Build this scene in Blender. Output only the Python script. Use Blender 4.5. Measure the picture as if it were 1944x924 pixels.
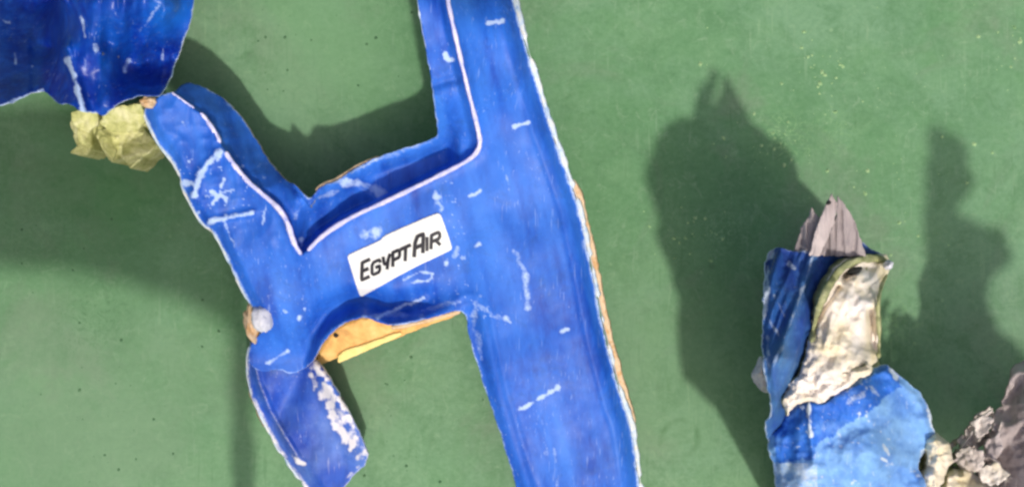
import bpy, math, random
import numpy as np
from mathutils import Vector

random.seed(7)
for o in list(bpy.data.objects):
    bpy.data.objects.remove(o)
sc = bpy.context.scene
C = sc.collection

# ------------------------------------------------------------------ camera, sky, sun, exposure
SC = 2000.0            # photo pixels per metre on the deck
FP = 2333.0            # focal length in photo pixels
H = FP / SC            # camera height above the deck
CX, CY = 972.0, 462.0
cam = bpy.data.objects.new('camera', bpy.data.cameras.new('camera'))
C.objects.link(cam)
cam.location = (0, 0, H)
cam.data.sensor_width = 36
cam.data.lens = 36 * FP / 1944
cam.data.clip_start = 0.01
cam.data.clip_end = 200
sc.camera = cam

SUN_EL = math.radians(60.8)
SUN_AZ = math.atan2(0.336, -0.942)
w = bpy.data.worlds.new('World')
sc.world = w
w.use_nodes = True
nt = w.node_tree
bg = nt.nodes['Background']
sky = nt.nodes.new('ShaderNodeTexSky')
sky.sky_type = 'NISHITA'
sky.sun_disc = False
sky.sun_elevation = SUN_EL
sky.sun_rotation = SUN_AZ
sky.air_density = 1.0
sky.dust_density = 6.0
nt.links.new(sky.outputs[0], bg.inputs[0])
bg.inputs[1].default_value = 0.115
sd = bpy.data.lights.new('sun', 'SUN')
sd.energy = 2.6
sd.angle = math.radians(2.2)
sd.color = (1.0, 0.95, 0.87)
sun = bpy.data.objects.new('sun', sd)
C.objects.link(sun)
to_sun = Vector((math.sin(SUN_AZ) * math.cos(SUN_EL), math.cos(SUN_AZ) * math.cos(SUN_EL), math.sin(SUN_EL)))
sun.rotation_euler = to_sun.to_track_quat('Z', 'Y').to_euler()
sun.location = to_sun * 5
vs = sc.view_settings
vs.view_transform = 'Standard'
vs.look = 'None'
vs.exposure = 0.0
vs.gamma = 1.0
sc.render.engine = 'CYCLES'
sc.cycles.filter_width = 2.7

# ------------------------------------------------------------------ maths helpers
def W(px, py, z):
    """world point at height z standing under photo pixel (px, py)"""
    k = (1 - z / H) / SC
    return (px - CX) * k, -(py - CY) * k, z

def WS(sx, sy, t):
    """world point at height t*H whose shadow falls on deck pixel (sx, sy)"""
    return (sx + 440 * t - CX) / SC, -(sy + 1230 * t - CY) / SC, t * H

def sst(x):
    x = np.clip(x, 0, 1)
    return x * x * (3 - 2 * x)

def vnoise(x, y, seed):
    xi = np.floor(x).astype(np.int64); yi = np.floor(y).astype(np.int64)
    fx = x - xi; fy = y - yi
    def h(a, b):
        n = (a * 374761393 + b * 668265263 + seed * 1442695041) & 0xFFFFFFFF
        n = ((n ^ (n >> 13)) * 1274126177) & 0xFFFFFFFF
        n = (n ^ (n >> 16)) & 0xFFFFFFFF
        return n / 4294967295.0
    fx = fx * fx * (3 - 2 * fx); fy = fy * fy * (3 - 2 * fy)
    return (h(xi, yi) * (1 - fx) + h(xi + 1, yi) * fx) * (1 - fy) + (h(xi, yi + 1) * (1 - fx) + h(xi + 1, yi + 1) * fx) * fy

def fbm(x, y, s, seed, octv=4):
    """-1..1, feature size s pixels"""
    x = np.asarray(x, float) / s + 100; y = np.asarray(y, float) / s + 100
    a, t, r = 1.0, 0.0, 0.0
    for k in range(octv):
        r = r + a * (vnoise(x, y, seed + k * 17) * 2 - 1); t += a
        x = x * 2.03 + 5.1; y = y * 2.03 + 3.7; a *= 0.5
    return r / t

def ridge(x, y, s, seed, octv=3):
    x = np.asarray(x, float); y = np.asarray(y, float)
    a, t, r = 1.0, 0.0, 0.0
    for k in range(octv):
        r = r + a * (1 - np.abs(fbm(x, y, s / (2 ** k), seed + 31 * k, 1)) * 2.0); t += a; a *= 0.5
    return r / t

def seg_dist(X, Y, P, closed=False):
    """distance of points to a polyline"""
    P = np.asarray(P, float)
    Q = np.roll(P, -1, axis=0) if closed else P[1:]
    A = P if closed else P[:-1]
    best = np.full(X.shape, 1e9)
    for (ax, ay), (bx, by) in zip(A, Q):
        dx, dy = bx - ax, by - ay
        L = dx * dx + dy * dy + 1e-9
        t = np.clip(((X - ax) * dx + (Y - ay) * dy) / L, 0, 1)
        d = np.hypot(X - ax - t * dx, Y - ay - t * dy)
        np.minimum(best, d, out=best)
    return best

def inside(X, Y, P):
    P = np.asarray(P, float)
    r = np.zeros(X.shape, bool)
    Q = np.roll(P, -1, axis=0)
    for (ax, ay), (bx, by) in zip(P, Q):
        if ay == by: continue
        c = ((ay > Y) != (by > Y)) & (X < (bx - ax) * (Y - ay) / (by - ay) + ax)
        r ^= c
    return r

def densify(P, step=6, closed=True):
    P = [tuple(p) for p in P]
    out = []
    n = len(P)
    for i in range(n if closed else n - 1):
        a = np.array(P[i], float); b = np.array(P[(i + 1) % n], float)
        k = max(1, int(np.hypot(*(b - a)) / step))
        for j in range(k): out.append(a + (b - a) * j / k)
    if not closed: out.append(np.array(P[-1], float))
    return np.array(out)

def smooth_line(P, it=2, closed=False):
    P = np.array(P, float)
    for _ in range(it):
        if closed:
            Q = np.roll(P, -1, axis=0)
            a = P * 0.75 + Q * 0.25; b = P * 0.25 + Q * 0.75
            P = np.stack([a, b], 1).reshape(-1, 2)
        else:
            a = P[:-1] * 0.75 + P[1:] * 0.25; b = P[:-1] * 0.25 + P[1:] * 0.75
            P = np.vstack([P[:1], np.stack([a, b], 1).reshape(-1, 2), P[-1:]])
    return P

def jagged(P, amp, s, seed, it=1):
    P = smooth_line(P, it, True) if it else np.array(P, float)
    P = densify(P, max(2.5, s / 3))
    T = np.roll(P, -1, axis=0) - np.roll(P, 1, axis=0)
    N = np.stack([T[:, 1], -T[:, 0]], 1); N /= (np.linalg.norm(N, axis=1, keepdims=True) + 1e-9)
    n = fbm(P[:, 0], P[:, 1], s, seed, 3)
    return P + N * (n * amp)[:, None]

def idw(X, Y, pts, p=2.5, soft=12):
    num = 0; den = 0
    for (x, y, v) in pts:
        wt = 1.0 / ((X - x) ** 2 + (Y - y) ** 2 + soft * soft) ** (p / 2)
        num = num + wt * v; den = den + wt
    return num / den

def rbf(X, Y, pts):
    P = np.array([(p[0], p[1]) for p in pts], float); v = np.array([p[2] for p in pts])
    D = np.hypot(P[:, None, 0] - P[None, :, 0], P[:, None, 1] - P[None, :, 1]); n = len(P)
    A = np.zeros((n + 3, n + 3)); A[:n, :n] = D; A[:n, n] = 1; A[:n, n + 1:] = P; A[n, :n] = 1; A[n + 1:, :n] = P.T
    c = np.linalg.solve(A, np.concatenate([v, [0, 0, 0]]))
    r = c[n] + c[n + 1] * X + c[n + 2] * Y
    for k in range(n): r = r + c[k] * np.hypot(X - P[k, 0], Y - P[k, 1])
    return r

def strokes(X, Y, L, seed=3):
    """wear mask from a list of (polyline, half width, strength)"""
    m = np.zeros(X.shape)
    jx = fbm(X, Y, 11, seed, 3) * 5.0; jy = fbm(X, Y, 11, seed + 5, 3) * 5.0; wn = 0.85 + 0.9 * fbm(X, Y, 13, seed + 9, 2)
    for P, wd, s in L:
        P = np.asarray(P, float)
        x0, y0 = P.min(0) - wd * 3 - 6; x1, y1 = P.max(0) + wd * 3 + 6
        k = (X > x0) & (X < x1) & (Y > y0) & (Y < y1)
        if not k.any(): continue
        if len(P) == 1: d = np.hypot(X[k] + jx[k] - P[0, 0], Y[k] + jy[k] - P[0, 1])
        else: d = seg_dist(X[k] + jx[k] * 0.7, Y[k] + jy[k] * 0.7, P)
        v = s * (0.35 + 0.75 * np.clip(wn[k], 0, 1.2)) * (1 - sst((d - wd * 0.2) / (wd * np.clip(wn[k], 0.35, 1.6))))
        m[k] = np.maximum(m[k], v)
    return m

# ------------------------------------------------------------------ scene helpers
def thing(name, label, cat, loc, group=None):
    o = bpy.data.objects.new(name, None); C.objects.link(o)
    o.location = loc; o.empty_display_size = 0.02
    o['label'] = label; o['category'] = cat
    if group: o['group'] = group
    return o

def link(name, me, parent=None, label=None):
    o = bpy.data.objects.new(name, me); C.objects.link(o)
    if parent is not None:
        o.parent = parent
        b = Vector((0, 0, 0)); q = parent
        while q is not None:
            b += q.location; q = q.parent
        o_off = b
        co = np.empty(len(me.vertices) * 3); me.vertices.foreach_get('co', co)
        co = co.reshape(-1, 3) - np.array(o_off); me.vertices.foreach_set('co', co.ravel())
        me.update()
    if label: o['label'] = label
    return o

def mesh_from(name, V, F, mats, midx=None, smooth=None, attrs=None):
    me = bpy.data.meshes.new(name)
    V = np.asarray(V, float)
    me.from_pydata([tuple(v) for v in V], [], [tuple(int(i) for i in f) for f in F])
    for m in mats: me.materials.append(m)
    if midx is not None: me.polygons.foreach_set('material_index', np.asarray(midx, np.int32))
    if smooth is not None: me.polygons.foreach_set('use_smooth', np.asarray(smooth, bool))
    for k, a in (attrs or {}).items():
        at = me.attributes.new(k, 'FLOAT', 'POINT')
        at.data.foreach_set('value', np.asarray(a, np.float32))
    me.update()
    return me

def sheet(name, outline, zf, mats, parent=None, cell=3.0, thick=0.002, attrf=None, holes=None, splay=0.0, label=None, world=W):
    """a solid sheet with a relief: top follows zf, a core-coloured rim and an underside"""
    P = np.asarray(outline, float)
    x0, y0 = P.min(0) - cell; x1, y1 = P.max(0) + cell
    nx = int((x1 - x0) / cell) + 2; ny = int((y1 - y0) / cell) + 2
    gx = x0 + np.arange(nx) * cell; gy = y0 + np.arange(ny) * cell
    X, Y = np.meshgrid(gx, gy, indexing='ij')
    Xc = X[:-1, :-1] + cell / 2; Yc = Y[:-1, :-1] + cell / 2
    use = inside(Xc, Yc, P)
    if holes is not None: use &= ~holes(Xc, Yc)
    cnt = np.zeros((nx, ny), int)
    cnt[:-1, :-1] += use; cnt[1:, :-1] += use; cnt[:-1, 1:] += use; cnt[1:, 1:] += use
    idx = -np.ones((nx, ny), int)
    used = cnt > 0
    idx[used] = np.arange(used.sum())
    vx = X[used].copy(); vy = Y[used].copy()
    bnd = (cnt[used] < 4)
    # snap the rim to the outline
    A = P; B = np.roll(P, -1, axis=0)
    bi = np.where(bnd)[0]
    bx = vx[bi]; by = vy[bi]
    best = np.full(bi.shape, 1e9); sx = bx.copy(); sy = by.copy()
    for (ax, ay), (cx_, cy_) in zip(A, B):
        dx, dy = cx_ - ax, cy_ - ay
        t = np.clip(((bx - ax) * dx + (by - ay) * dy) / (dx * dx + dy * dy + 1e-9), 0, 1)
        qx = ax + t * dx; qy = ay + t * dy
        d = np.hypot(bx - qx, by - qy)
        k = d < best
        best[k] = d[k]; sx[k] = qx[k]; sy[k] = qy[k]
    k = best < cell * 1.3
    f_ = np.where(cnt[used][bi[k]] == 3, 0.55, 1.0)      # inner stair corners only part way: no folded cells
    vx[bi[k]] += (sx[k] - vx[bi[k]]) * f_; vy[bi[k]] += (sy[k] - vy[bi[k]]) * f_
    e = seg_dist(vx, vy, densify(P, 14), True) if len(P) > 60 else seg_dist(vx, vy, P, True)
    e[bi[k]] = 0
    z = zf(vx, vy, e)
    wx, wy, wz = world(vx, vy, z)
    n = len(vx)
    top = np.stack([wx, wy, wz * np.ones(n)], 1)
    bot = top.copy(); bot[:, 2] -= thick
    V = np.vstack([top, bot])
    ci, cj = np.where(use)
    a = idx[ci, cj]; b = idx[ci + 1, cj]; c = idx[ci + 1, cj + 1]; d = idx[ci, cj + 1]
    F = [np.stack([a, d, c, b], 1), np.stack([a, b, c, d], 1) + n]
    mi = [np.zeros(len(a)), np.full(len(a), min(2, len(mats) - 1))]
    # rim walls
    pu = np.pad(use, 1)
    walls = []
    for (di, dj, p, q) in ((-1, 0, a, d), (1, 0, c, b), (0, -1, b, a), (0, 1, d, c)):
        k = ~pu[ci + 1 + di, cj + 1 + dj]
        walls.append(np.stack([p[k], q[k], q[k] + n, p[k] + n], 1)[:, ::-1])
    Wl = np.vstack(walls)
    F.append(Wl); mi.append(np.full(len(Wl), min(1, len(mats) - 1)))
    F = np.vstack(F); mi = np.concatenate(mi)
    sm = np.ones(len(F), bool); sm[len(F) - len(Wl):] = False
    at = {}
    if attrf:
        for key, val in attrf(vx, vy, e).items():
            at[key] = np.concatenate([val, np.zeros(n)])
    me = mesh_from(name, V, F, mats, mi, sm, at)
    return link(name, me, parent, label)

def ribbon(name, line, width, zf, mat, parent=None, seed=1, step=4, wvar=0.35, dome=0.5, label=None, gaps=0.0, side=0.0, thick=0.001, ends=True):
    """a rounded bead along a line; width in photo pixels, height as a share of the half width"""
    P = densify(smooth_line(line, 2), step, False)
    T = np.gradient(P, axis=0); N = np.stack([T[:, 1], -T[:, 0]], 1); N /= np.linalg.norm(N, axis=1, keepdims=True) + 1e-9
    wd = width * (1 + wvar * fbm(P[:, 0], P[:, 1], 22, seed, 3)) * 0.5
    if ends:
        s = np.linspace(0, 1, len(P)); L = len(P) * step
        wd = wd * np.clip(np.minimum(s, 1 - s) * L / (width * 0.8) + 0.25, 0, 1)
    if gaps > 0:
        wd = wd * np.clip((fbm(P[:, 0], P[:, 1], 26, seed + 9, 2) + 1 - gaps * 1.3) * 3, 0.12, 1)
    K = 7
    V = []
    for k in range(K):
        u = -1 + 2 * k / (K - 1)
        ragged = 1 + 0.25 * fbm(P[:, 0] + 50 * k, P[:, 1], 9, seed + 2, 2)
        q = P + N * (wd * ragged * u + side)[:, None]
        z = zf(P[:, 0], P[:, 1]) + dome * wd / SC * (math.sqrt(max(0, 1 - u * u))) * 1.0 - thick * (abs(u) > 0.99)
        x, y, zz = W(q[:, 0], q[:, 1], z)
        V.append(np.stack([x, y, zz], 1))
    V = np.stack(V, 1)
    n = len(P)
    idx = np.arange(n * K).reshape(n, K)
    a = idx[:-1, :-1].ravel(); b = idx[1:, :-1].ravel(); c = idx[1:, 1:].ravel(); d = idx[:-1, 1:].ravel()
    F = np.vstack([np.stack([a, b, c, d], 1), np.stack([idx[:-1, -1], idx[1:, -1], idx[1:, 0], idx[:-1, 0]], 1)])
    me = mesh_from(name, V.reshape(-1, 3), F, [mat], None, np.ones(len(F), bool))
    return link(name, me, parent, label)

def blob(name, pts, mat, parent=None, label=None, seed=1, amp=0.35, sub=4, fine=0.08):
    """lumpy solid: pts = (px, py, z, rx, ry, rz, angle) in pixels / metres"""
    import bmesh
    px, py, z, rx, ry, rz, ang = pts
    bm = bmesh.new(); bmesh.ops.create_icosphere(bm, subdivisions=sub, radius=1)
    cx, cy, cz = W(px, py, z); k = (1 - z / H) / SC
    ca, sa = math.cos(ang), math.sin(ang)
    for v in bm.verts:
        p = v.co.copy()
        q = np.array([p.x * 1.7 + p.z * 0.9, p.y * 1.7 - p.z * 1.1])
        d = 1 + amp * float(fbm(q[0] * 30, q[1] * 30, 26, seed, 3)) + fine * float(fbm(q[0] * 30, q[1] * 30, 5, seed + 4, 2))
        x, y, zz = p.x * rx * k * d, p.y * ry * k * d, p.z * rz * d
        v.co = (cx + x * ca - y * sa, cy + x * sa + y * ca, max(cz + zz, 0.0008))
    for f in bm.faces: f.smooth = True
    me = bpy.data.meshes.new(name); bm.to_mesh(me); bm.free()
    me.materials.append(mat)
    return link(name, me, parent, label)

# ------------------------------------------------------------------ materials
def new_mat(name):
    m = bpy.data.materials.new(name); m.use_nodes = True
    return m, m.node_tree, m.node_tree.nodes['Principled BSDF']

def noise(nt, scale, detail=4, rough=0.55, dist=0.0, vec=None, stretch=None):
    tc = nt.nodes.new('ShaderNodeTexCoord')
    n = nt.nodes.new('ShaderNodeTexNoise')
    n.inputs['Scale'].default_value = scale; n.inputs['Detail'].default_value = detail
    n.inputs['Roughness'].default_value = rough; n.inputs['Distortion'].default_value = dist
    if stretch:
        mp = nt.nodes.new('ShaderNodeMapping'); mp.inputs['Scale'].default_value = stretch[:3]
        mp.inputs['Rotation'].default_value = (0, 0, stretch[3])
        nt.links.new(tc.outputs['Object'], mp.inputs[0]); nt.links.new(mp.outputs[0], n.inputs['Vector'])
    else:
        nt.links.new(tc.outputs['Object'], n.inputs['Vector'])
    return n.outputs['Fac']

def ramp(nt, fac, stops):
    r = nt.nodes.new('ShaderNodeValToRGB')
    el = r.color_ramp.elements
    while len(el) < len(stops): el.new(0.5)
    for e, (p, c) in zip(el, stops):
        e.position = p; e.color = (*c, 1) if len(c) == 3 else c
    nt.links.new(fac, r.inputs[0])
    return r.outputs[0]

def mixc(nt, fac, a, b, mode='MIX'):
    m = nt.nodes.new('ShaderNodeMix'); m.data_type = 'RGBA'; m.blend_type = mode
    for s, v in ((m.inputs[0], fac), (m.inputs[6], a), (m.inputs[7], b)):
        if isinstance(v, (int, float)): s.default_value = v
        elif isinstance(v, tuple): s.default_value = (*v, 1)
        else: nt.links.new(v, s)
    return m.outputs[2]

def math_(nt, op, a, b=0.0, clamp=False):
    m = nt.nodes.new('ShaderNodeMath'); m.operation = op; m.use_clamp = clamp
    for s, v in zip(m.inputs, (a, b)):
        if isinstance(v, (int, float)): s.default_value = v
        else: nt.links.new(v, s)
    return m.outputs[0]

def attr(nt, name):
    a = nt.nodes.new('ShaderNodeAttribute'); a.attribute_name = name
    return a.outputs['Fac']

def bump(nt, bs, fac, strength=0.3, dist=0.001):
    b = nt.nodes.new('ShaderNodeBump'); b.inputs['Strength'].default_value = strength
    b.inputs['Distance'].default_value = dist
    nt.links.new(fac, b.inputs['Height']); nt.links.new(b.outputs[0], bs.inputs['Normal'])

def paint_mat(name, dark, mid, light, rough=0.5, streak=(1, 1, 1, 0), wearcol=(0.46, 0.60, 0.88), micro=0.55, coat=0.0, pale=(0.25, 0.42, 0.78)):
    m, nt, bs = new_mat(name)
    big = noise(nt, 17, 4, 0.6)
    col = ramp(nt, big, [(0.3, dark), (0.5, mid), (0.72, light)])
    st = noise(nt, 120, 5, 0.7, 0.4, stretch=streak)
    col = mixc(nt, ramp(nt, st, [(0.47, (0, 0, 0)), (0.66, (0.5, 0.5, 0.5))]), col, light)
    st2 = noise(nt, 75, 5, 0.75, 0.2, stretch=streak)
    col = mixc(nt, ramp(nt, st2, [(0.48, (0, 0, 0)), (0.66, (0.6, 0.6, 0.6))]), col, dark)
    # dusty rubbed film
    dust = ramp(nt, noise(nt, 60, 6, 0.75), [(0.5, (0, 0, 0)), (0.8, (1, 1, 1))])
    col = mixc(nt, math_(nt, 'MULTIPLY', dust, 0.25), col, pale)
    # second tone: chalky film, and painted lit blue on folds and lip
    ch = math_(nt, 'MULTIPLY', attr(nt, 'chalk_and_lit'), math_(nt, 'ADD', noise(nt, 170, 5, 0.75), 0.45), True)
    col = mixc(nt, ch, col, pale)
    # fine nicks
    nick = ramp(nt, noise(nt, 330, 3, 0.6), [(0.69, (0, 0, 0)), (0.76, (1, 1, 1))])
    col = mixc(nt, math_(nt, 'MULTIPLY', nick, micro), col, wearcol)
    # fine directional scratches
    for k, (sx_, sy_, rot, th) in enumerate(((1, 0.05, 0.5, 0.655), (1, 0.06, -0.9, 0.665), (1, 0.04, 0.05, 0.66))):
        sn = noise(nt, 430 + 60 * k, 2, 0.5, 0.0, stretch=(sx_, sy_, 1, rot))
        sg = noise(nt, 23 + 9 * k, 3, 0.6)
        sm = math_(nt, 'MULTIPLY', ramp(nt, sn, [(th, (0, 0, 0)), (th + 0.04, (1, 1, 1))]), ramp(nt, sg, [(0.48, (0, 0, 0)), (0.58, (1, 1, 1))]))
        col = mixc(nt, math_(nt, 'MULTIPLY', sm, 0.2), col, wearcol)
    # grime settled in broad smudges
    gr = ramp(nt, noise(nt, 31, 6, 0.75, 0.6), [(0.54, (0, 0, 0)), (0.68, (1, 1, 1))])
    col = mixc(nt, math_(nt, 'MULTIPLY', gr, 0.28), col, (0.03, 0.06, 0.16))
    # worn marks, broken up by grain
    g = math_(nt, 'MULTIPLY', math_(nt, 'SUBTRACT', noise(nt, 420, 4, 0.7), 0.5), 1.1)
    wv = math_(nt, 'ADD', attr(nt, 'wear'), math_(nt, 'MULTIPLY', g, math_(nt, 'MULTIPLY', attr(nt, 'wear'), 2.2, True)))
    wm = math_(nt, 'MULTIPLY', ramp(nt, wv, [(0.2, (0, 0, 0)), (0.75, (1, 1, 1))]), 0.95)
    col = mixc(nt, wm, col, wearcol)
    nt.links.new(col, bs.inputs['Base Color'])
    r = math_(nt, 'ADD', math_(nt, 'MULTIPLY', noise(nt, 70, 4, 0.6), 0.3), rough - 0.12)
    r = math_(nt, 'ADD', r, math_(nt, 'MULTIPLY', wm, 0.3), True)
    nt.links.new(r, bs.inputs['Roughness'])
    bs.inputs['Specular IOR Level'].default_value = 0.3
    bs.inputs['Coat Weight'].default_value = coat; bs.inputs['Coat Roughness'].default_value = 0.25
    bb = math_(nt, 'ADD', math_(nt, 'MULTIPLY', noise(nt, 55, 6, 0.65), 1.0), math_(nt, 'MULTIPLY', wm, -0.25))
    bump(nt, bs, bb, 0.16, 0.0012)
    return m

def grain_mat(name, stops, scale=90, rough=0.85, bumpd=0.002, bstr=0.6, detail=7, spec=0.3, stretch=None):
    m, nt, bs = new_mat(name)
    n = noise(nt, scale, detail, 0.68, 0.3, stretch=stretch)
    nt.links.new(ramp(nt, n, stops), bs.inputs['Base Color'])
    bs.inputs['Roughness'].default_value = rough
    bs.inputs['Specular IOR Level'].default_value = spec
    bump(nt, bs, n, bstr, bumpd)
    return m

M_BLUE = paint_mat('blue_paint', (0.005, 0.045, 0.34), (0.009, 0.083, 0.49), (0.018, 0.145, 0.66), streak=(1.6, 0.45, 1, 0.2), pale=(0.04, 0.19, 0.72), micro=0.25)
M_FLAP = paint_mat('violet_blue_paint', (0.008, 0.038, 0.31), (0.013, 0.070, 0.45), (0.028, 0.12, 0.58), streak=(1, 0.2, 1, 0.5), wearcol=(0.80, 0.76, 0.78), micro=0.25)
M_DARK = paint_mat('deep_blue_gloss', (0.0015, 0.006, 0.16), (0.002, 0.024, 0.30), (0.005, 0.08, 0.50), rough=0.34, streak=(1, 0.12, 1, -0.1), micro=0.15, coat=0.12, pale=(0.012, 0.17, 0.66))
M_CLOTH = paint_mat('worn_blue_skin', (0.003, 0.012, 0.14), (0.005, 0.026, 0.26), (0.012, 0.09, 0.34), rough=0.55, streak=(1, 0.15, 1, -0.45), wearcol=(0.5, 0.58, 0.68), micro=0.4, coat=0.0, pale=(0.10, 0.27, 0.46))
M_LIGHT = paint_mat('chalky_blue_skin', (0.012, 0.085, 0.46), (0.02, 0.13, 0.58), (0.04, 0.20, 0.68), rough=0.6, streak=(1, 0.5, 1, 0), wearcol=(0.62, 0.7, 0.8), micro=0.5, coat=0.0, pale=(0.22, 0.44, 0.80))
M_BEAD = grain_mat('pale_bead', [(0.3, (0.42, 0.46, 0.86)), (0.5, (0.62, 0.60, 0.88)), (0.7, (0.78, 0.74, 0.86))], 130, 0.5, 0.001, 0.3)
M_EDGE = grain_mat('chipped_edge', [(0.3, (0.16, 0.32, 0.62)), (0.45, (0.55, 0.66, 0.78)), (0.6, (0.72, 0.74, 0.72)), (0.8, (0.55, 0.45, 0.32))], 110, 0.8, 0.002, 0.7)
M_TAN = grain_mat('tan_core_edge', [(0.36, (0.62, 0.40, 0.22)), (0.5, (0.74, 0.56, 0.38)), (0.66, (0.62, 0.36, 0.16))], 90, 0.85, 0.002, 0.6)
M_CORE = grain_mat('orange_core', [(0.34, (0.55, 0.30, 0.11)), (0.48, (0.84, 0.46, 0.15)), (0.66, (0.90, 0.60, 0.24))], 60, 0.8, 0.0015, 0.5)
M_CORE2 = grain_mat('yellow_core_layer', [(0.3, (0.90, 0.66, 0.20)), (0.7, (0.95, 0.80, 0.34))], 70, 0.8, 0.0015, 0.4)
M_YFOAM = grain_mat('yellow_green_foam', [(0.30, (0.34, 0.36, 0.12)), (0.48, (0.58, 0.58, 0.24)), (0.66, (0.76, 0.73, 0.42))], 70, 0.95, 0.004, 0.9)
M_CFOAM = grain_mat('cream_foam', [(0.28, (0.60, 0.50, 0.30)), (0.40, (0.74, 0.65, 0.46)), (0.52, (0.80, 0.72, 0.62)), (0.64, (0.86, 0.80, 0.76))], 24, 0.95, 0.004, 0.6, 7)
M_RIM = grain_mat('olive_foam_rim', [(0.25, (0.16, 0.17, 0.06)), (0.5, (0.36, 0.38, 0.19)), (0.75, (0.60, 0.58, 0.36))], 80, 0.95, 0.004, 1.0)
M_GREY = grain_mat('grey_lilac_cloth', [(0.25, (0.22, 0.19, 0.19)), (0.5, (0.36, 0.31, 0.31)), (0.75, (0.50, 0.43, 0.41))], 90, 0.9, 0.002, 0.6, stretch=(1, 0.2, 1, -0.3))
M_GREYD = grain_mat('dark_grey_cloth', [(0.25, (0.08, 0.07, 0.07)), (0.5, (0.16, 0.14, 0.14)), (0.75, (0.26, 0.22, 0.21))], 90, 0.9, 0.002, 0.6)
M_GREYP = grain_mat('grey_pink_cloth', [(0.25, (0.32, 0.26, 0.26)), (0.5, (0.50, 0.43, 0.42)), (0.75, (0.66, 0.58, 0.56))], 60, 0.9, 0.002, 0.6, stretch=(1, 0.3, 1, 0.6))
M_FOIL = grain_mat('pinkish_foam_scrap', [(0.3, (0.52, 0.44, 0.42)), (0.6, (0.78, 0.70, 0.64))], 90, 0.9, 0.003, 0.8)
M_WHITE = grain_mat('white_placard', [(0.3, (0.76, 0.76, 0.72)), (0.5, (0.83, 0.83, 0.80)), (0.7, (0.86, 0.86, 0.85))], 60, 0.35, 0.0005, 0.15)
M_INK = grain_mat('black_print', [(0.3, (0.010, 0.010, 0.016)), (0.62, (0.02, 0.018, 0.026)), (0.8, (0.10, 0.06, 0.07))], 260, 0.5, 0.0002, 0.1)
M_KNOB = grain_mat('chalk_white_knob', [(0.3, (0.42, 0.44, 0.56)), (0.55, (0.66, 0.66, 0.72)), (0.8, (0.55, 0.46, 0.40))], 90, 0.7, 0.001, 0.4)
M_BLACK = grain_mat('hole_shade_and_knot', [(0.3, (0.012, 0.014, 0.014)), (0.7, (0.03, 0.03, 0.03))], 90, 0.8, 0.001, 0.3)  # knot colour; also paints the dark inside holes
M_UNDER = grain_mat('grey_underside', [(0.3, (0.14, 0.15, 0.16)), (0.7, (0.26, 0.26, 0.25))], 50, 0.8, 0.001, 0.4)

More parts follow.
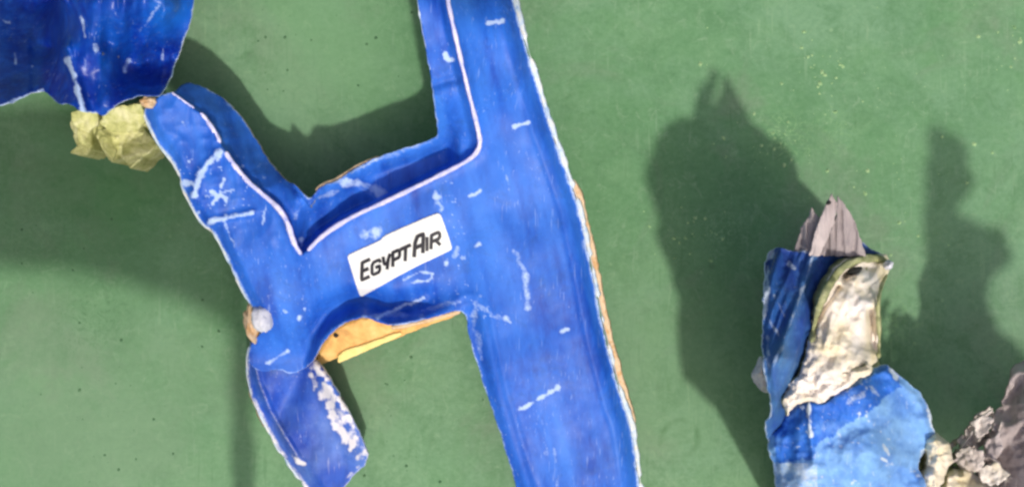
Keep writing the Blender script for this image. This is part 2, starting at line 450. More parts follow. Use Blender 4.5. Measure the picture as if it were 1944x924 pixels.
def deck_mat():
    m, nt, bs = new_mat('green_deck_paint')
    A = noise(nt, 2.3, 3, 0.55)
    col = ramp(nt, A, [(0.38, (0.105, 0.262, 0.100)), (0.5, (0.142, 0.298, 0.134)), (0.62, (0.190, 0.305, 0.180))])
    B = noise(nt, 11, 6, 0.68, 0.6)
    col = mixc(nt, 0.5, col, ramp(nt, B, [(0.36, (0.085, 0.235, 0.088)), (0.5, (0.137, 0.315, 0.132)), (0.64, (0.215, 0.395, 0.190))]))
    # scuffed warm-grey traffic film
    G = ramp(nt, noise(nt, 5.5, 5, 0.7, 0.8), [(0.5, (0, 0, 0)), (0.62, (1, 1, 1))])
    col = mixc(nt, math_(nt, 'MULTIPLY', G, 0.6), col, (0.20, 0.255, 0.17))
    P2 = ramp(nt, noise(nt, 3.4, 6, 0.75, 0.3), [(0.46, (0, 0, 0)), (0.60, (1, 1, 1))])
    col = mixc(nt, math_(nt, 'MULTIPLY', P2, 0.6), col, (0.205, 0.365, 0.215))
    P3 = ramp(nt, noise(nt, 26, 6, 0.8, 0.5), [(0.49, (0, 0, 0)), (0.62, (1, 1, 1))])
    col = mixc(nt, math_(nt, 'MULTIPLY', P3, 0.55), col, (0.085, 0.215, 0.085))
    P4 = ramp(nt, noise(nt, 55, 6, 0.8, 1.2), [(0.55, (0, 0, 0)), (0.66, (1, 1, 1))])
    col = mixc(nt, math_(nt, 'MULTIPLY', P4, 0.60), col, (0.26, 0.41, 0.23))
    # roller texture
    D = noise(nt, 190, 5, 0.75)
    col = mixc(nt, 0.24, col, ramp(nt, D, [(0.3, (0.05, 0.16, 0.06)), (0.7, (0.27, 0.45, 0.26))]))
    # rubbed scratches in two directions
    for k, (rot, cc) in enumerate(((0.3, (0.27, 0.43, 0.24)), (1.3, (0.07, 0.19, 0.07)), (-0.6, (0.25, 0.40, 0.23)))):
        sn = noise(nt, 210 + 50 * k, 2, 0.5, 0.3, stretch=(1, 0.07, 1, rot)); sg = noise(nt, 8 + 3 * k, 4, 0.65)
        sm = math_(nt, 'MULTIPLY', ramp(nt, sn, [(0.62, (0, 0, 0)), (0.68, (1, 1, 1))]), ramp(nt, sg, [(0.5, (0, 0, 0)), (0.6, (1, 1, 1))]))
        col = mixc(nt, math_(nt, 'MULTIPLY', sm, 0.35), col, cc)
    # scuffed patches, a faint ring left by a can, painted left shade and orange bounce
    def spot(px, py, r):
        x, y, _ = W(px, py, 0)
        tcx = nt.nodes.new('ShaderNodeTexCoord'); vm = nt.nodes.new('ShaderNodeVectorMath'); vm.operation = 'DISTANCE'
        nt.links.new(tcx.outputs['Object'], vm.inputs[0]); vm.inputs[1].default_value = (x, y, 0)
        return vm.outputs['Value'], r / SC
    for px, py, r, a, cc in ((150, 800, 420, .55, (0.225, 0.345, 0.205)), (600, 80, 230, .5, (0.20, 0.37, 0.19)), (620, 680, 150, .5, (0.185, 0.24, 0.15)), (1230, 660, 260, .35, (0.19, 0.34, 0.17)), (200, 340, 300, .45, (0.055, 0.21, 0.06))):  # last entry paints deeper shade at left; warm grey entry, orange bounce light
        d, rr = spot(px, py, r)
        f = ramp(nt, math_(nt, 'ADD', math_(nt, 'DIVIDE', d, rr), math_(nt, 'MULTIPLY', math_(nt, 'SUBTRACT', noise(nt, 9, 6, .75), .5), 2.2)), [(0.2, (1, 1, 1)), (1.0, (0, 0, 0))])
        col = mixc(nt, math_(nt, 'MULTIPLY', f, a), col, cc)
    scn = noise(nt, 95, 6, 0.8, 2.5)
    scm = ramp(nt, scn, [(0.50, (0, 0, 0)), (0.60, (1, 1, 1))])
    for px, py, r, a, cc in ((1490, 260, 75, .55, (0.26, 0.46, 0.20)), (1370, 435, 60, .6, (0.24, 0.42, 0.22)), (1580, 250, 70, .3, (0.26, 0.46, 0.20)), (60, 460, 120, .45, (0.2, 0.36, 0.18)),
                             (1700, 620, 80, .35, (0.24, 0.45, 0.2)), (180, 590, 110, .4, (0.08, 0.19, 0.08)), (620, 650, 120, .35, (0.23, 0.26, 0.16)), (950, 10, 50, .5, (0.34, 0.50, 0.14))):
        d, rr = spot(px, py, r)
        f = math_(nt, 'SUBTRACT', 1.0, math_(nt, 'DIVIDE', d, rr), True)
        col = mixc(nt, math_(nt, 'MULTIPLY', math_(nt, 'MULTIPLY', f, scm), a * 2.0, True), col, cc)
    d, rr = spot(1290, 832, 1)
    ring = math_(nt, 'SUBTRACT', 1.0, math_(nt, 'DIVIDE', math_(nt, 'ABSOLUTE', math_(nt, 'SUBTRACT', d, 34 * rr)), 9 * rr), True)
    col = mixc(nt, math_(nt, 'MULTIPLY', math_(nt, 'MULTIPLY', ring, ramp(nt, noise(nt, 30, 3, .6), [(.4, (0, 0, 0)), (.6, (1, 1, 1))])), 0.75), col, (0.075, 0.19, 0.07))
    # dark drips and specks
    v = nt.nodes.new('ShaderNodeTexVoronoi'); v.inputs['Scale'].default_value = 34
    tc = nt.nodes.new('ShaderNodeTexCoord'); nt.links.new(tc.outputs['Object'], v.inputs['Vector'])
    sp = ramp(nt, v.outputs['Distance'], [(0.05, (1, 1, 1)), (0.17, (0, 0, 0))])
    gate = ramp(nt, noise(nt, 9, 4, 0.7), [(0.56, (0, 0, 0)), (0.64, (1, 1, 1))])
    col = mixc(nt, math_(nt, 'MULTIPLY', math_(nt, 'MULTIPLY', sp, gate), 0.35), col, (0.07, 0.13, 0.07))
    v2 = nt.nodes.new('ShaderNodeTexVoronoi'); v2.inputs['Scale'].default_value = 61
    nt.links.new(tc.outputs['Object'], v2.inputs['Vector'])
    sp2 = ramp(nt, v2.outputs['Distance'], [(0.06, (1, 1, 1)), (0.15, (0, 0, 0))])
    gate2 = ramp(nt, noise(nt, 7.3, 5, 0.75), [(0.58, (0, 0, 0)), (0.66, (1, 1, 1))])
    col = mixc(nt, math_(nt, 'MULTIPLY', math_(nt, 'MULTIPLY', sp2, gate2), 0.5), col, (0.34, 0.52, 0.27))
    col = mixc(nt, 1.0, col, (0.84, 0.87, 0.88), 'MULTIPLY')
    nt.links.new(col, bs.inputs['Base Color'])
    r = math_(nt, 'ADD', math_(nt, 'MULTIPLY', B, 0.3), 0.45)
    nt.links.new(r, bs.inputs['Roughness'])
    bs.inputs['Specular IOR Level'].default_value = 0.3
    bb = math_(nt, 'ADD', math_(nt, 'MULTIPLY', D, 0.3), B)
    bump(nt, bs, bb, 0.35, 0.003)
    return m
M_DECK = deck_mat()

# ------------------------------------------------------------------ setting: the deck
me = mesh_from('green_deck', [(-8, -8, 0), (8, -8, 0), (8, 8, 0), (-8, 8, 0)], [(0, 1, 2, 3)], [M_DECK])
deck = link('green_deck', me); deck['kind'] = 'structure'
deck['label'] = 'green painted deck the wreckage lies on'

# ------------------------------------------------------------------ the H-shaped blue panel
panel = thing('blue_panel', 'large H-shaped torn bright blue panel with the white lettered placard', 'panel', (*W(1000, 470, 0)[:2], 0))

BEAD = [(838, -170), (846, -20), (858, 40), (874, 110), (892, 185), (908, 245), (912, 272), (905, 292), (880, 310), (840, 330), (790, 355), (720, 388), (660, 415), (610, 448), (584, 476)]
BEAD2 = [(572, 484), (556, 458), (548, 425), (530, 395), (500, 370), (462, 338), (434, 300), (428, 288)]
BEAD3 = [(418, 272), (402, 240), (380, 215)]
BEAD4 = [(368, 206), (345, 190), (326, 176)]
RIGHT = [(950, -170), (972, -10), (985, 40), (1000, 95), (1016, 150), (1030, 195), (1046, 245), (1063, 292), (1080, 340), (1098, 392), (1106, 432), (1121, 500), (1136, 580), (1151, 650), (1166, 705), (1182, 765), (1196, 800), (1205, 850), (1214, 924), (1228, 1080)]
LEFT_ARM = [(272, 205), (275, 222), (290, 252), (308, 283), (330, 308), (342, 332), (346, 356), (362, 388), (384, 424), (406, 440), (425, 474), (448, 525), (468, 566), (484, 590)]
H_OUT = ([(770, -170), (789, -20), (797, 35), (808, 90), (818, 150), (826, 210), (832, 252), (828, 260), (790, 275), (745, 288), (700, 305), (665, 325), (640, 344), (612, 352), (600, 364), (588, 378),
          (575, 366), (560, 350), (545, 345), (520, 318), (495, 280), (462, 225), (430, 190), (398, 170), (365, 157), (346, 158), (330, 176), (300, 182)]
         + LEFT_ARM + [(500, 612), (496, 630), (478, 650), (470, 668), (472, 692), (500, 706), (530, 700), (556, 712), (592, 690), (603, 672), (614, 648), (636, 625), (664, 608), (694, 602), (716, 610), (742, 619), (790, 611), (832, 599), (874, 587),
          (885, 600), (891, 640), (905, 690), (925, 750), (945, 810), (965, 870), (985, 940), (1020, 1080)] + RIGHT[::-1])
H_OUT = jagged(H_OUT, 2.2, 10, 11, 1)
FLANGE = BEAD + BEAD2 + BEAD3 + BEAD4 + [(346, 150), (365, 145), (400, 155), (440, 180), (480, 230), (520, 300), (588, 395), (640, 310), (750, 260), (812, 236), (795, 140), (770, 20), (750, -170)]
BEADALL = BEAD + BEAD2 + BEAD3 + BEAD4
LIPEDGE = [(770, -170), (789, -20), (797, 35), (808, 90), (818, 150), (826, 210), (832, 252), (828, 260), (790, 275), (745, 288), (700, 305), (665, 325), (640, 344), (612, 352), (588, 378)]
ARMEDGE = [(588, 378), (545, 345), (520, 318), (495, 280), (462, 225), (430, 190), (398, 170), (365, 157), (346, 158)]
VALLEY = [(596, 690), (606, 655), (632, 618), (672, 596), (712, 584), (780, 570)]
RIM = [(592, 692), (603, 672), (614, 648), (636, 625), (664, 608), (694, 602), (716, 610), (742, 619), (790, 611), (832, 599), (874, 587)]
HBASE = [(300, 190, .135), (340, 330, .125), (440, 230, .112), (540, 330, .122), (480, 430, .112), (500, 560, .10), (700, 480, .105), (830, 60, .19), (815, -60, .2), (850, 170, .18), (930, 120, .155), (800, 10, .205), (620, 380, .122), (720, 335, .115), (800, 290, .115), (1000, 200, .128), (900, 300, .118), (1000, 420, .112), (1000, 650, .105), (1100, 900, .09),
         (500, 670, .07), (590, 680, .068), (860, 560, .104), (900, -60, .10), (950, -200, .03), (1120, 1090, .01)]

def h_base(X, Y):
    z = idw(X, Y, HBASE, 3, 60)
    # off-frame ends bend down on to the deck
    z = np.where(Y < -20, z - 0.02 * sst((-20 - Y) / 80), z)
    z = z - 0.07 * sst((Y - 940) / 150)
    return z

def h_z(X, Y, e=None):
    X = np.asarray(X, float); Y = np.asarray(Y, float)
    z = h_base(X, Y)
    fl = inside(X, Y, FLANGE)
    d = seg_dist(X, Y, BEADALL)
    dl = seg_dist(X, Y, LIPEDGE)
    da = seg_dist(X, Y, ARMEDGE)
    depth = 0.012 + 0.003 * fbm(X, Y, 50, 5, 2)
    prof = -depth * sst(d / 26) + 0.010 * (1 - sst(dl / 22)) * sst(d / 14)
    cx_ = sst((X - 560) / 30) * sst((875 - X) / 30) * sst((Y - 235) / 40)
    prof = -0.011 * sst(d / 20) - 0.004 * sst(d / 50)
    prof = prof * (1 - cx_) + cx_ * (-0.038 * sst(d / 15) + 0.014 * (1 - sst((dl - 3) / 30)) * sst(d / 16))
    z = z + 0.026 * np.exp(-(np.hypot(X - 584, Y - 352) / 62) ** 2) * fl * sst(d / 40) + 0.007 * np.exp(-(seg_dist(X, Y, [(672, 345), (712, 372)]) / 15) ** 2) * fl
    # the arm's flange slopes away steadily
    armf = -0.006 * sst(d / 8) - 0.042 * sst((d + 6) / 80)
    wa = sst((dl - da + 20) / 60)
    z = z + np.where(fl, prof * (1 - wa) + armf * wa, 0)
    # small crest beside the bead
    z = z + np.where(~fl, 0.0016 * np.exp(-(d / 10) ** 2), 0)
    # right edge rolls over, with a shallow crease inside it
    dr = seg_dist(X, Y, RIGHT)
    z = z - 0.010 * (1 - sst(dr / 30)) ** 1.5 + 0.0012 * np.exp(-((dr - 34) / 6) ** 2)
    # left edge of the arm
    dq = seg_dist(X, Y, LEFT_ARM)
    z = z - 0.006 * (1 - sst(dq / 22))
    # buckle under the placard
    dv = seg_dist(X, Y, VALLEY)
    win = sst((X - 570) / 50) * sst((880 - X) / 120)
    dr2 = seg_dist(X, Y, RIM)
    z = z + 0.021 * (1 - sst((dr2 - 2) / 22)) * win - 0.016 * np.exp(-((dr2 - 36) / 20) ** 2) * win
    # left lower leg of the right upright folds
    dz = seg_dist(X, Y, [(890, 600), (925, 760), (985, 950)])
    z = z - 0.006 * (1 - sst(dz / 26)) + 0.0012 * np.exp(-((dz - 40) / 7) ** 2)
    # fold where the lower flap hangs off
    z = z - 0.014 * sst((Y - 610) / 80) * sst((610 - X) / 30)
    # ridge/dent marks on the arm
    z = z + 0.004 * np.exp(-(seg_dist(X, Y, [(366, 372), (380, 325), (410, 292)]) / 8) ** 2)
    z = z + 0.0035 * np.exp(-(seg_dist(X, Y, [(398, 420), (440, 412), (478, 404)]) / 7) ** 2)
    z = z - 0.003 * np.exp(-(seg_dist(X, Y, [(818, 165), (845, 155), (868, 150)]) / 9) ** 2)
    z = z + 0.003 * np.exp(-(seg_dist(X, Y, [(720, 600), (770, 578), (806, 566)]) / 6) ** 2)
    # general denting
    z = z + 0.0026 * fbm(X, Y, 120, 21, 2) + 0.0006 * fbm(X, Y, 40, 23, 2)
    z = z + 0.0022 * ridge(X, Y, 46, 91, 2) * (X < 560) * sst((520 - Y) / 80)
    # ragged torn lip
    z = z + 0.002 * fbm(X, Y, 12, 77, 3) * sst((40 - dl) / 30) * (X < 720)
    return z

H_ST = [([(926, 47), (956, 40)], 6, .95), ([(976, 240), (1002, 233)], 6, .95), ([(845, 104), (852, 114), (858, 112)], 7, .8),
        ([(986, 778), (1020, 758), (1060, 736)], 5, .8), ([(990, 776)], 8, .8), ([(1058, 737)], 9, .85),
        ([(978, 478), (996, 520), (1003, 585)], 9, .5), ([(1066, 628), (1078, 625)], 5, .85), ([(893, 371), (914, 362)], 4, .7),
        ([(400, 364), (430, 376)], 4, .9), ([(423, 342), (418, 366)], 4, .9), ([(418, 366), (404, 386)], 4, .9), ([(418, 366), (438, 360)], 4, .8), ([(418, 362), (430, 384)], 4, .7),
        ([(368, 368), (382, 325), (412, 292)], 8, .85), ([(352, 345), (372, 352)], 9, .8), ([(398, 420), (430, 414), (478, 403)], 7, .85), ([(424, 420), (434, 440)], 6, .7), ([(410, 300), (418, 290)], 8, .8),
        ([(445, 470), (436, 445)], 3, .5), ([(505, 385), (498, 425)], 3, .6), ([(574, 468), (572, 456)], 9, .7),
        ([(694, 446), (712, 440)], 15, .62), ([(826, 368), (832, 374)], 9, .7), ([(832, 384), (838, 396)], 8, .75), ([(908, 465)], 6, .8), ([(848, 498)], 6, .8), ([(868, 470), (864, 488)], 6, .4),
        ([(765, 532), (800, 516), (822, 517), (816, 530), (782, 538)], 4, .8), ([(718, 602), (764, 580), (804, 566)], 4, .75), ([(690, 600), (740, 596), (800, 600)], 6, .35),
        ([(568, 602)], 7, .8), ([(578, 586)], 5, .75), ([(536, 586), (545, 592)], 4, .6), ([(505, 690), (545, 666)], 5, .6), ([(510, 560), (512, 590)], 4, .3),
        ([(655, 345), (690, 350), (722, 366)], 12, .68), ([(600, 352), (646, 342)], 6, .5), ([(668, 328), (720, 300)], 5, .6), ([(606, 375), (640, 362)], 6, .4),
        ([(905, 575), (935, 598), (964, 606)], 10, .5), ([(900, 610), (916, 680)], 9, .3), ([(910, 560), (900, 600)], 8, .4), ([(960, 600), (968, 612)], 5, .7),
        ([(905, 700), (930, 770), (965, 880)], 5, .3), ([(1052, 850), (1060, 924)], 5, .35), ([(1084, 870), (1092, 924)], 4, .3), ([(1030, 800), (1038, 860)], 6, .3),
        ([(960, 330), (968, 360)], 4, .35), ([(780, 20), (800, 70)], 4, .3), ([(828, 262), (770, 285), (720, 300)], 8, .3), ([(345, 230), (352, 240)], 4, .4),
        ([(800, 590), (840, 580), (872, 572)], 6, .35), ([(560, 415), (575, 390)], 6, .35)]
def h_attr(X, Y, e):
    wv = strokes(X, Y, H_ST, 3)
    rim = (1 - sst(e / 5)) * (0.35 + 0.75 * fbm(X, Y, 20, 8, 3))
    wv = np.maximum(wv, rim)
    # edge chipping along the right side, stronger at the top
    dr = seg_dist(X, Y, RIGHT)
    wv = np.maximum(wv, (1 - sst(dr / (7 + 6 * fbm(X, Y, 14, 61, 2)))) * 0.85)
    la = seg_dist(X, Y, LEFT_ARM)
    wv = np.maximum(wv, (1 - sst(la / (5 + 4 * fbm(X, Y, 18, 62, 2)))) * 0.7)
    # sprinkle of nicks over the arm and by the edges
    sp = sst((fbm(X, Y, 6, 70, 2) - 0.38) / 0.25) * 0.6
    zone = np.maximum(sst((560 - X) / 120) * sst((470 - Y) / 60) * sst((Y - 270) / 40), np.exp(-(seg_dist(X, Y, [(860, 350), (870, 560), (930, 600)]) / 30) ** 2))
    wv = np.maximum(wv, sp * zone)
    fl = inside(X, Y, FLANGE)
    A_ = X - 0.22 * Y
    ch = 0.36 + 0.30 * fbm(A_ * 1.3, Y * 0.45, 90, 44, 3) + 0.7 * fbm(A_ * 2.2, Y * 0.35, 50, 45, 4)
    lip = seg_dist(X, Y, LIPEDGE)
    ch = ch + np.where(fl, 0.9 * (1 - sst(lip / 26)) * (Y > 180), 0)  # lip painted paler where it rises towards the sun
    ch = ch + (0.35 + 0.6 * fbm(A_ * 2, Y * .4, 40, 46, 3)) * np.exp(-(((X - 1045) / 50) ** 2 + ((Y - 860) / 90) ** 2)) + 0.35 * np.exp(-(((X - 760) / 150) ** 2 + ((Y - 440) / 90) ** 2))
    ch = ch + 0.35 * np.exp(-(((X - 940) / 70) ** 2 + ((Y - 380) / 130) ** 2))
    return {'wear': wv, 'chalk_and_lit': np.clip(ch, 0, 1)}
sheet('panel_skin', H_OUT, h_z, [M_BLUE, M_TAN, M_UNDER], panel, 3.0, 0.006, h_attr)

for ln, wd in ((BEAD, 9.5), (BEAD2, 11), (BEAD3, 10), (BEAD4, 6)):
    ribbon('raised_bead', ln, wd, lambda x, y: h_z(x, y) + 0.0016, M_BEAD, panel, 5, 4, 0.3, 0.35)

# pale chipped edge and, lower down, the tan core showing behind it
def edge_z(x, y): return h_base(x, y) - 0.0165
ribbon('chipped_edge', [(x + 3, y) for x, y in RIGHT], 12, lambda x, y: h_base(x, y) - 0.0125, M_EDGE, panel, 13, 4, 0.6, 0.4, gaps=0.55)
TANL = [(x + 9, y + 2) for x, y in RIGHT if 330 <= y <= 810]
ribbon('core_edge', TANL, 14, edge_z, M_TAN, panel, 17, 4, 0.45, 0.3)
ribbon('chipped_edge', [(x - 0.5, y + 1) for x, y in LEFT_ARM], 6, lambda x, y: h_base(x, y) - 0.0105, M_EDGE, panel, 23, 4, 0.6, 0.5, gaps=0.35)
ribbon('chipped_edge', [(x + 0, y) for x, y in LIPEDGE[:4]], 5, lambda x, y: h_z(x, y) + 0.0012, M_EDGE, panel, 29, 4, 0.7, 0.2, gaps=0.6)
ribbon('core_edge', [(742, 622), (790, 614), (832, 602), (874, 591)], 9, lambda x, y: h_base(x, y) - 0.012, M_TAN, panel, 31, 4, 0.4, 0.4)
ribbon('core_edge', [(720, 298), (690, 309), (665, 322), (640, 341), (612, 350), (600, 362)], 8, lambda x, y: h_z(x, y) - 0.003, M_TAN, panel, 37, 3, 0.6, 0.4, gaps=0.3)

# orange sandwich core bared below the placard
CORE = [(592, 686), (604, 664), (620, 638), (650, 612), (694, 596), (730, 606), (800, 604), (872, 588), (874, 597), (800, 622), (728, 652), (690, 664), (640, 678), (615, 690), (600, 694)]
def core_z(X, Y, e=None): return h_base(X, Y) - 0.018 - 0.0035 * (1 - sst((e if e is not None else 9) / 8)) + 0.0012 * fbm(X, Y, 18, 4, 3) - 0.00016 * np.clip(Y - 620, 0, 90)
sheet('bared_core', jagged(CORE, 1.6, 9, 41), core_z, [M_CORE, M_CORE], panel, 2.5, 0.012, label='bared orange core under the torn lower edge')
LAY = [(640, 690), (642, 668), (700, 650), (760, 628), (764, 636), (700, 664), (650, 686)]
sheet('core_layer', jagged(LAY, 1.0, 7, 43), lambda X, Y, e: core_z(X, Y) + 0.0022, [M_CORE2, M_CORE2], panel, 2.5, 0.004)
x_, y_, z_ = W(640, 634, 0.088)
blob('painted_bolt_hole', (638, 636, float(core_z(np.array(638.), np.array(636.))) + 0.001, 5, 5, 0.0012, 0), M_BLACK, panel, seed=3, amp=0.2, sub=2)  # black blob paints the dark of a hole

# white chalky knob at the joint with the flap, tan core behind it
zk = float(h_base(np.array(495.), np.array(605.)))
blob('broken_boss', (478, 612, zk - 0.016, 15, 32, 0.010, 0.15), M_TAN, panel, seed=5, amp=0.45, sub=4)
blob('broken_boss', (499, 603, zk - 0.002, 20, 27, 0.011, 0.1), M_KNOB, panel, seed=8, amp=0.22, sub=4)

# lower left flap
flap_out = [(500, 636), (476, 650), (469, 680), (470, 715), (479, 755), (500, 800), (525, 846), (555, 888), (580, 924), (604, 962), (640, 940), (668, 906), (692, 882), (699, 862), (686, 825), (665, 784), (640, 740), (617, 702), (600, 682), (560, 660)]
FL_L = [(474, 655), (469, 690), (472, 720), (481, 756), (502, 800), (527, 848), (557, 890), (584, 928), (604, 960)]
FL_R = [(580, 684), (610, 700), (640, 745), (665, 792), (684, 830), (694, 856)]
RIB = [(490, 662), (484, 690), (492, 725), (512, 775), (540, 825), (566, 868)]
def flap_b(X, Y): return 0.048 - 0.018 * sst((Y - 640) / 260)
def flap_z(X, Y, e=None):
    z = flap_b(X, Y)
    dr = seg_dist(X, Y, FL_R)
    z = z + 0.009 * (1 - sst(dr / 45))
    dl = seg_dist(X, Y, FL_L)
    z = z - 0.011 * (1 - sst(dl / 34)) + 0.006 * np.exp(-((seg_dist(X, Y, RIB)) / 6) ** 2)
    z = z + 0.0022 * fbm(X, Y, 60, 33, 3) + 0.0012 * fbm(X, Y, 12, 34, 3) * (1 - sst(dr / 40))
    z = z - 0.010 * np.exp(-(seg_dist(X, Y, [(530, 790), (560, 730), (580, 690)]) / 24) ** 2)
    z = z + 0.013 * np.exp(-(seg_dist(X, Y, [(596, 690), (622, 724), (650, 775)]) / 15) ** 2)
    z = z + 0.004 * np.exp(-(seg_dist(X, Y, [(505, 690), (545, 666)]) / 8) ** 2)
    return z
FL_ST = [([(585, 690), (606, 712), (622, 738)], 15, 1.3), ([(618, 735), (640, 765), (662, 802)], 19, 1.3), ([(628, 775), (640, 800), (656, 828), (672, 838)], 21, 1.2), ([(640, 790), (656, 826)], 16, .8), ([(668, 838), (690, 850)], 12, .4),
         ([(680, 868), (692, 858)], 10, .9), ([(556, 862), (566, 876), (574, 878)], 6, .75), ([(500, 690), (540, 668)], 6, .5), ([(660, 905), (680, 885)], 4, .6), ([(520, 840), (560, 895)], 5, .3)]
def flap_attr(X, Y, e):
    wv = strokes(X, Y, FL_ST, 6)
    wv = wv * np.clip(0.62 + 1.3 * fbm(X, Y, 16, 9, 3), 0, 1.2)
    wv = np.maximum(wv, (1 - sst(seg_dist(X, Y, FL_L) / 9)) * (0.55 + 0.5 * fbm(X, Y, 22, 10, 2)))
    wv = np.maximum(wv, 0.34 * (1 - sst(seg_dist(X, Y, RIB) / 5)))
    wv = np.maximum(wv, 0.4 * (1 - sst(e / 5)))
    return {'wear': wv, 'chalk_and_lit': np.clip(0.15 + 0.3 * fbm(X, Y, 70, 3, 3), 0, 1)}
fl = sheet('torn_flap', jagged(flap_out, 2.8, 12, 51, 0), flap_z, [M_FLAP, M_EDGE, M_UNDER], panel, 2.5, 0.004, flap_attr, label='folded violet-blue flap with white scraped rim')
ribbon('chipped_edge', [(x - 1, y + 1) for x, y in FL_L], 7, lambda x, y: flap_b(x, y) - 0.0125, M_EDGE, panel, 53, 4, 0.6, 0.5, gaps=0.3)
ribbon('core_edge', [(474, 720), (478, 748), (494, 782), (508, 810)], 12, lambda x, y: flap_b(x, y) - 0.018, M_TAN, panel, 55, 4, 0.4, 0.4)
# stubs beneath that carry the panel on the deck
def stub(px, py, ztop, s):
    x, y, _ = W(px, py, ztop)
    V = []; 
    for z, k in ((0.0, 1.3), (ztop * 0.5, 1.0), (ztop, 0.9)):
        for i in range(8):
            a = i * math.pi / 4
            r = s * k * (1 + 0.2 * math.sin(i * 2.3 + z * 40))
            V.append((x + r * math.cos(a), y + r * 0.5 * math.sin(a), z))
    F = [(r * 8 + i, r * 8 + (i + 1) % 8, (r + 1) * 8 + (i + 1) % 8, (r + 1) * 8 + i) for r in range(2) for i in range(8)] + [tuple(range(7, -1, -1)), tuple(range(16, 24))]
    link('support_stub', mesh_from('support_stub', V, F, [M_UNDER]), panel)
stub(430, 400, 0.096, 0.014); stub(780, 470, 0.085, 0.02); stub(1040, 520, 0.085, 0.02); stub(600, 780, 0.027, 0.02)

# placard with its lettering (baseline climbs to the right, stems stand upright in the picture)
ck = 4.62
def cp(x, y): return 640 + x / ck, 380 + y / ck
PL = [(92, 492), (105, 470), (380, 352), (392, 330), (430, 300), (868, 112), (900, 118), (916, 140), (1006, 400), (1004, 428), (985, 446), (650, 600), (225, 842), (205, 840), (190, 822), (94, 515)]
PLW = [cp(*p) for p in PL]
zc = float(h_base(np.array(760.), np.array(480.)))
def pl_z(X, Y, e=None): return h_z(X, Y) + 0.0011
plac = sheet('placard', densify(smooth_line(PLW, 1, True), 3), pl_z, [M_WHITE, M_WHITE, M_WHITE], panel, 2.5, 0.0009, lambda X, Y, e: {'wear': X * 0}, label='white placard with black lettering')
def base_y(x): return 705 - 0.457 * (x - 205)
# glyphs in (x along 0..1, height 0..1) strokes
G = {
 'E': [[(1, 1), (0.12, 1), (0.04, 0), (0.95, 0)], [(0.08, .5), (.8, .5)]],
 'G': [[(1, .8), (.9, 1), (.2, 1), (0, .8), (0, .15), (.2, 0), (.8, 0), (.95, .15), (.95, .5), (.5, .5)]],
 'Y': [[(0, 1), (.15, .45), (.55, .35), (1, 1)], [(.8, .7), (.6, 0)]],
 'P': [[(0.1, 0), (0.1, 1), (.85, 1), (1, .85), (1, .55), (.85, .42), (.15, .42)]],
 'T': [[(0, 1), (1, 1)], [(.5, 1), (.45, 0)]],
 'A': [[(0, 0), (.1, .7), (.35, 1), (1, 1), (.95, 0)], [(.05, .42), (.95, .42)]],
 'I': [[(.5, 0), (.5, 1)]],
 'R': [[(0, 0), (.05, 1), (.85, 1), (1, .85), (1, .6), (.85, .48), (.1, .48)], [(.5, .48), (1, 0)]],
}
WORD = [('E', 212, 282, 150, 25), ('G', 306, 378, 108, 22), ('Y', 404, 462, 112, 23), ('P', 482, 548, 116, 24), ('T', 562, 640, 112, 25), ('A', 676, 756, 158, 28), ('I', 782, 796, 108, 23), ('R', 824, 900, 112, 25)]
for ch, xa, xb, hh, sw in WORD:
    V = []; F = []
    for si, st in enumerate(G[ch]):
        pts = []
        for (u, v) in st:
            x = xa + (xb - xa) * u
            pts.append(np.array([x, base_y(x) - v * hh]))
        pts = densify(pts, 9, False)
        T = np.gradient(pts, axis=0); N = np.stack([T[:, 1], -T[:, 0]], 1); N /= np.linalg.norm(N, axis=1, keepdims=True) + 1e-9
        # square caps
        pts[0] -= T[0] / np.linalg.norm(T[0]) * sw * 0.35; pts[-1] += T[-1] / np.linalg.norm(T[-1]) * sw * 0.35
        i0 = len(V)
        for k in range(len(pts)):
            wv = sw * 0.62
            for s in (-1, 1):
                q = cp(*(pts[k] + N[k] * wv * s))
                zz = float(pl_z(np.array(q[0]), np.array(q[1]))) + 0.00035 + si * 0.00012
                V.append(W(q[0], q[1], zz))
        for k in range(len(pts) - 1):
            F.append((i0 + 2 * k, i0 + 2 * k + 1, i0 + 2 * k + 3, i0 + 2 * k + 2))
    link('letter', mesh_from('letter', V, F, [M_INK]), plac)

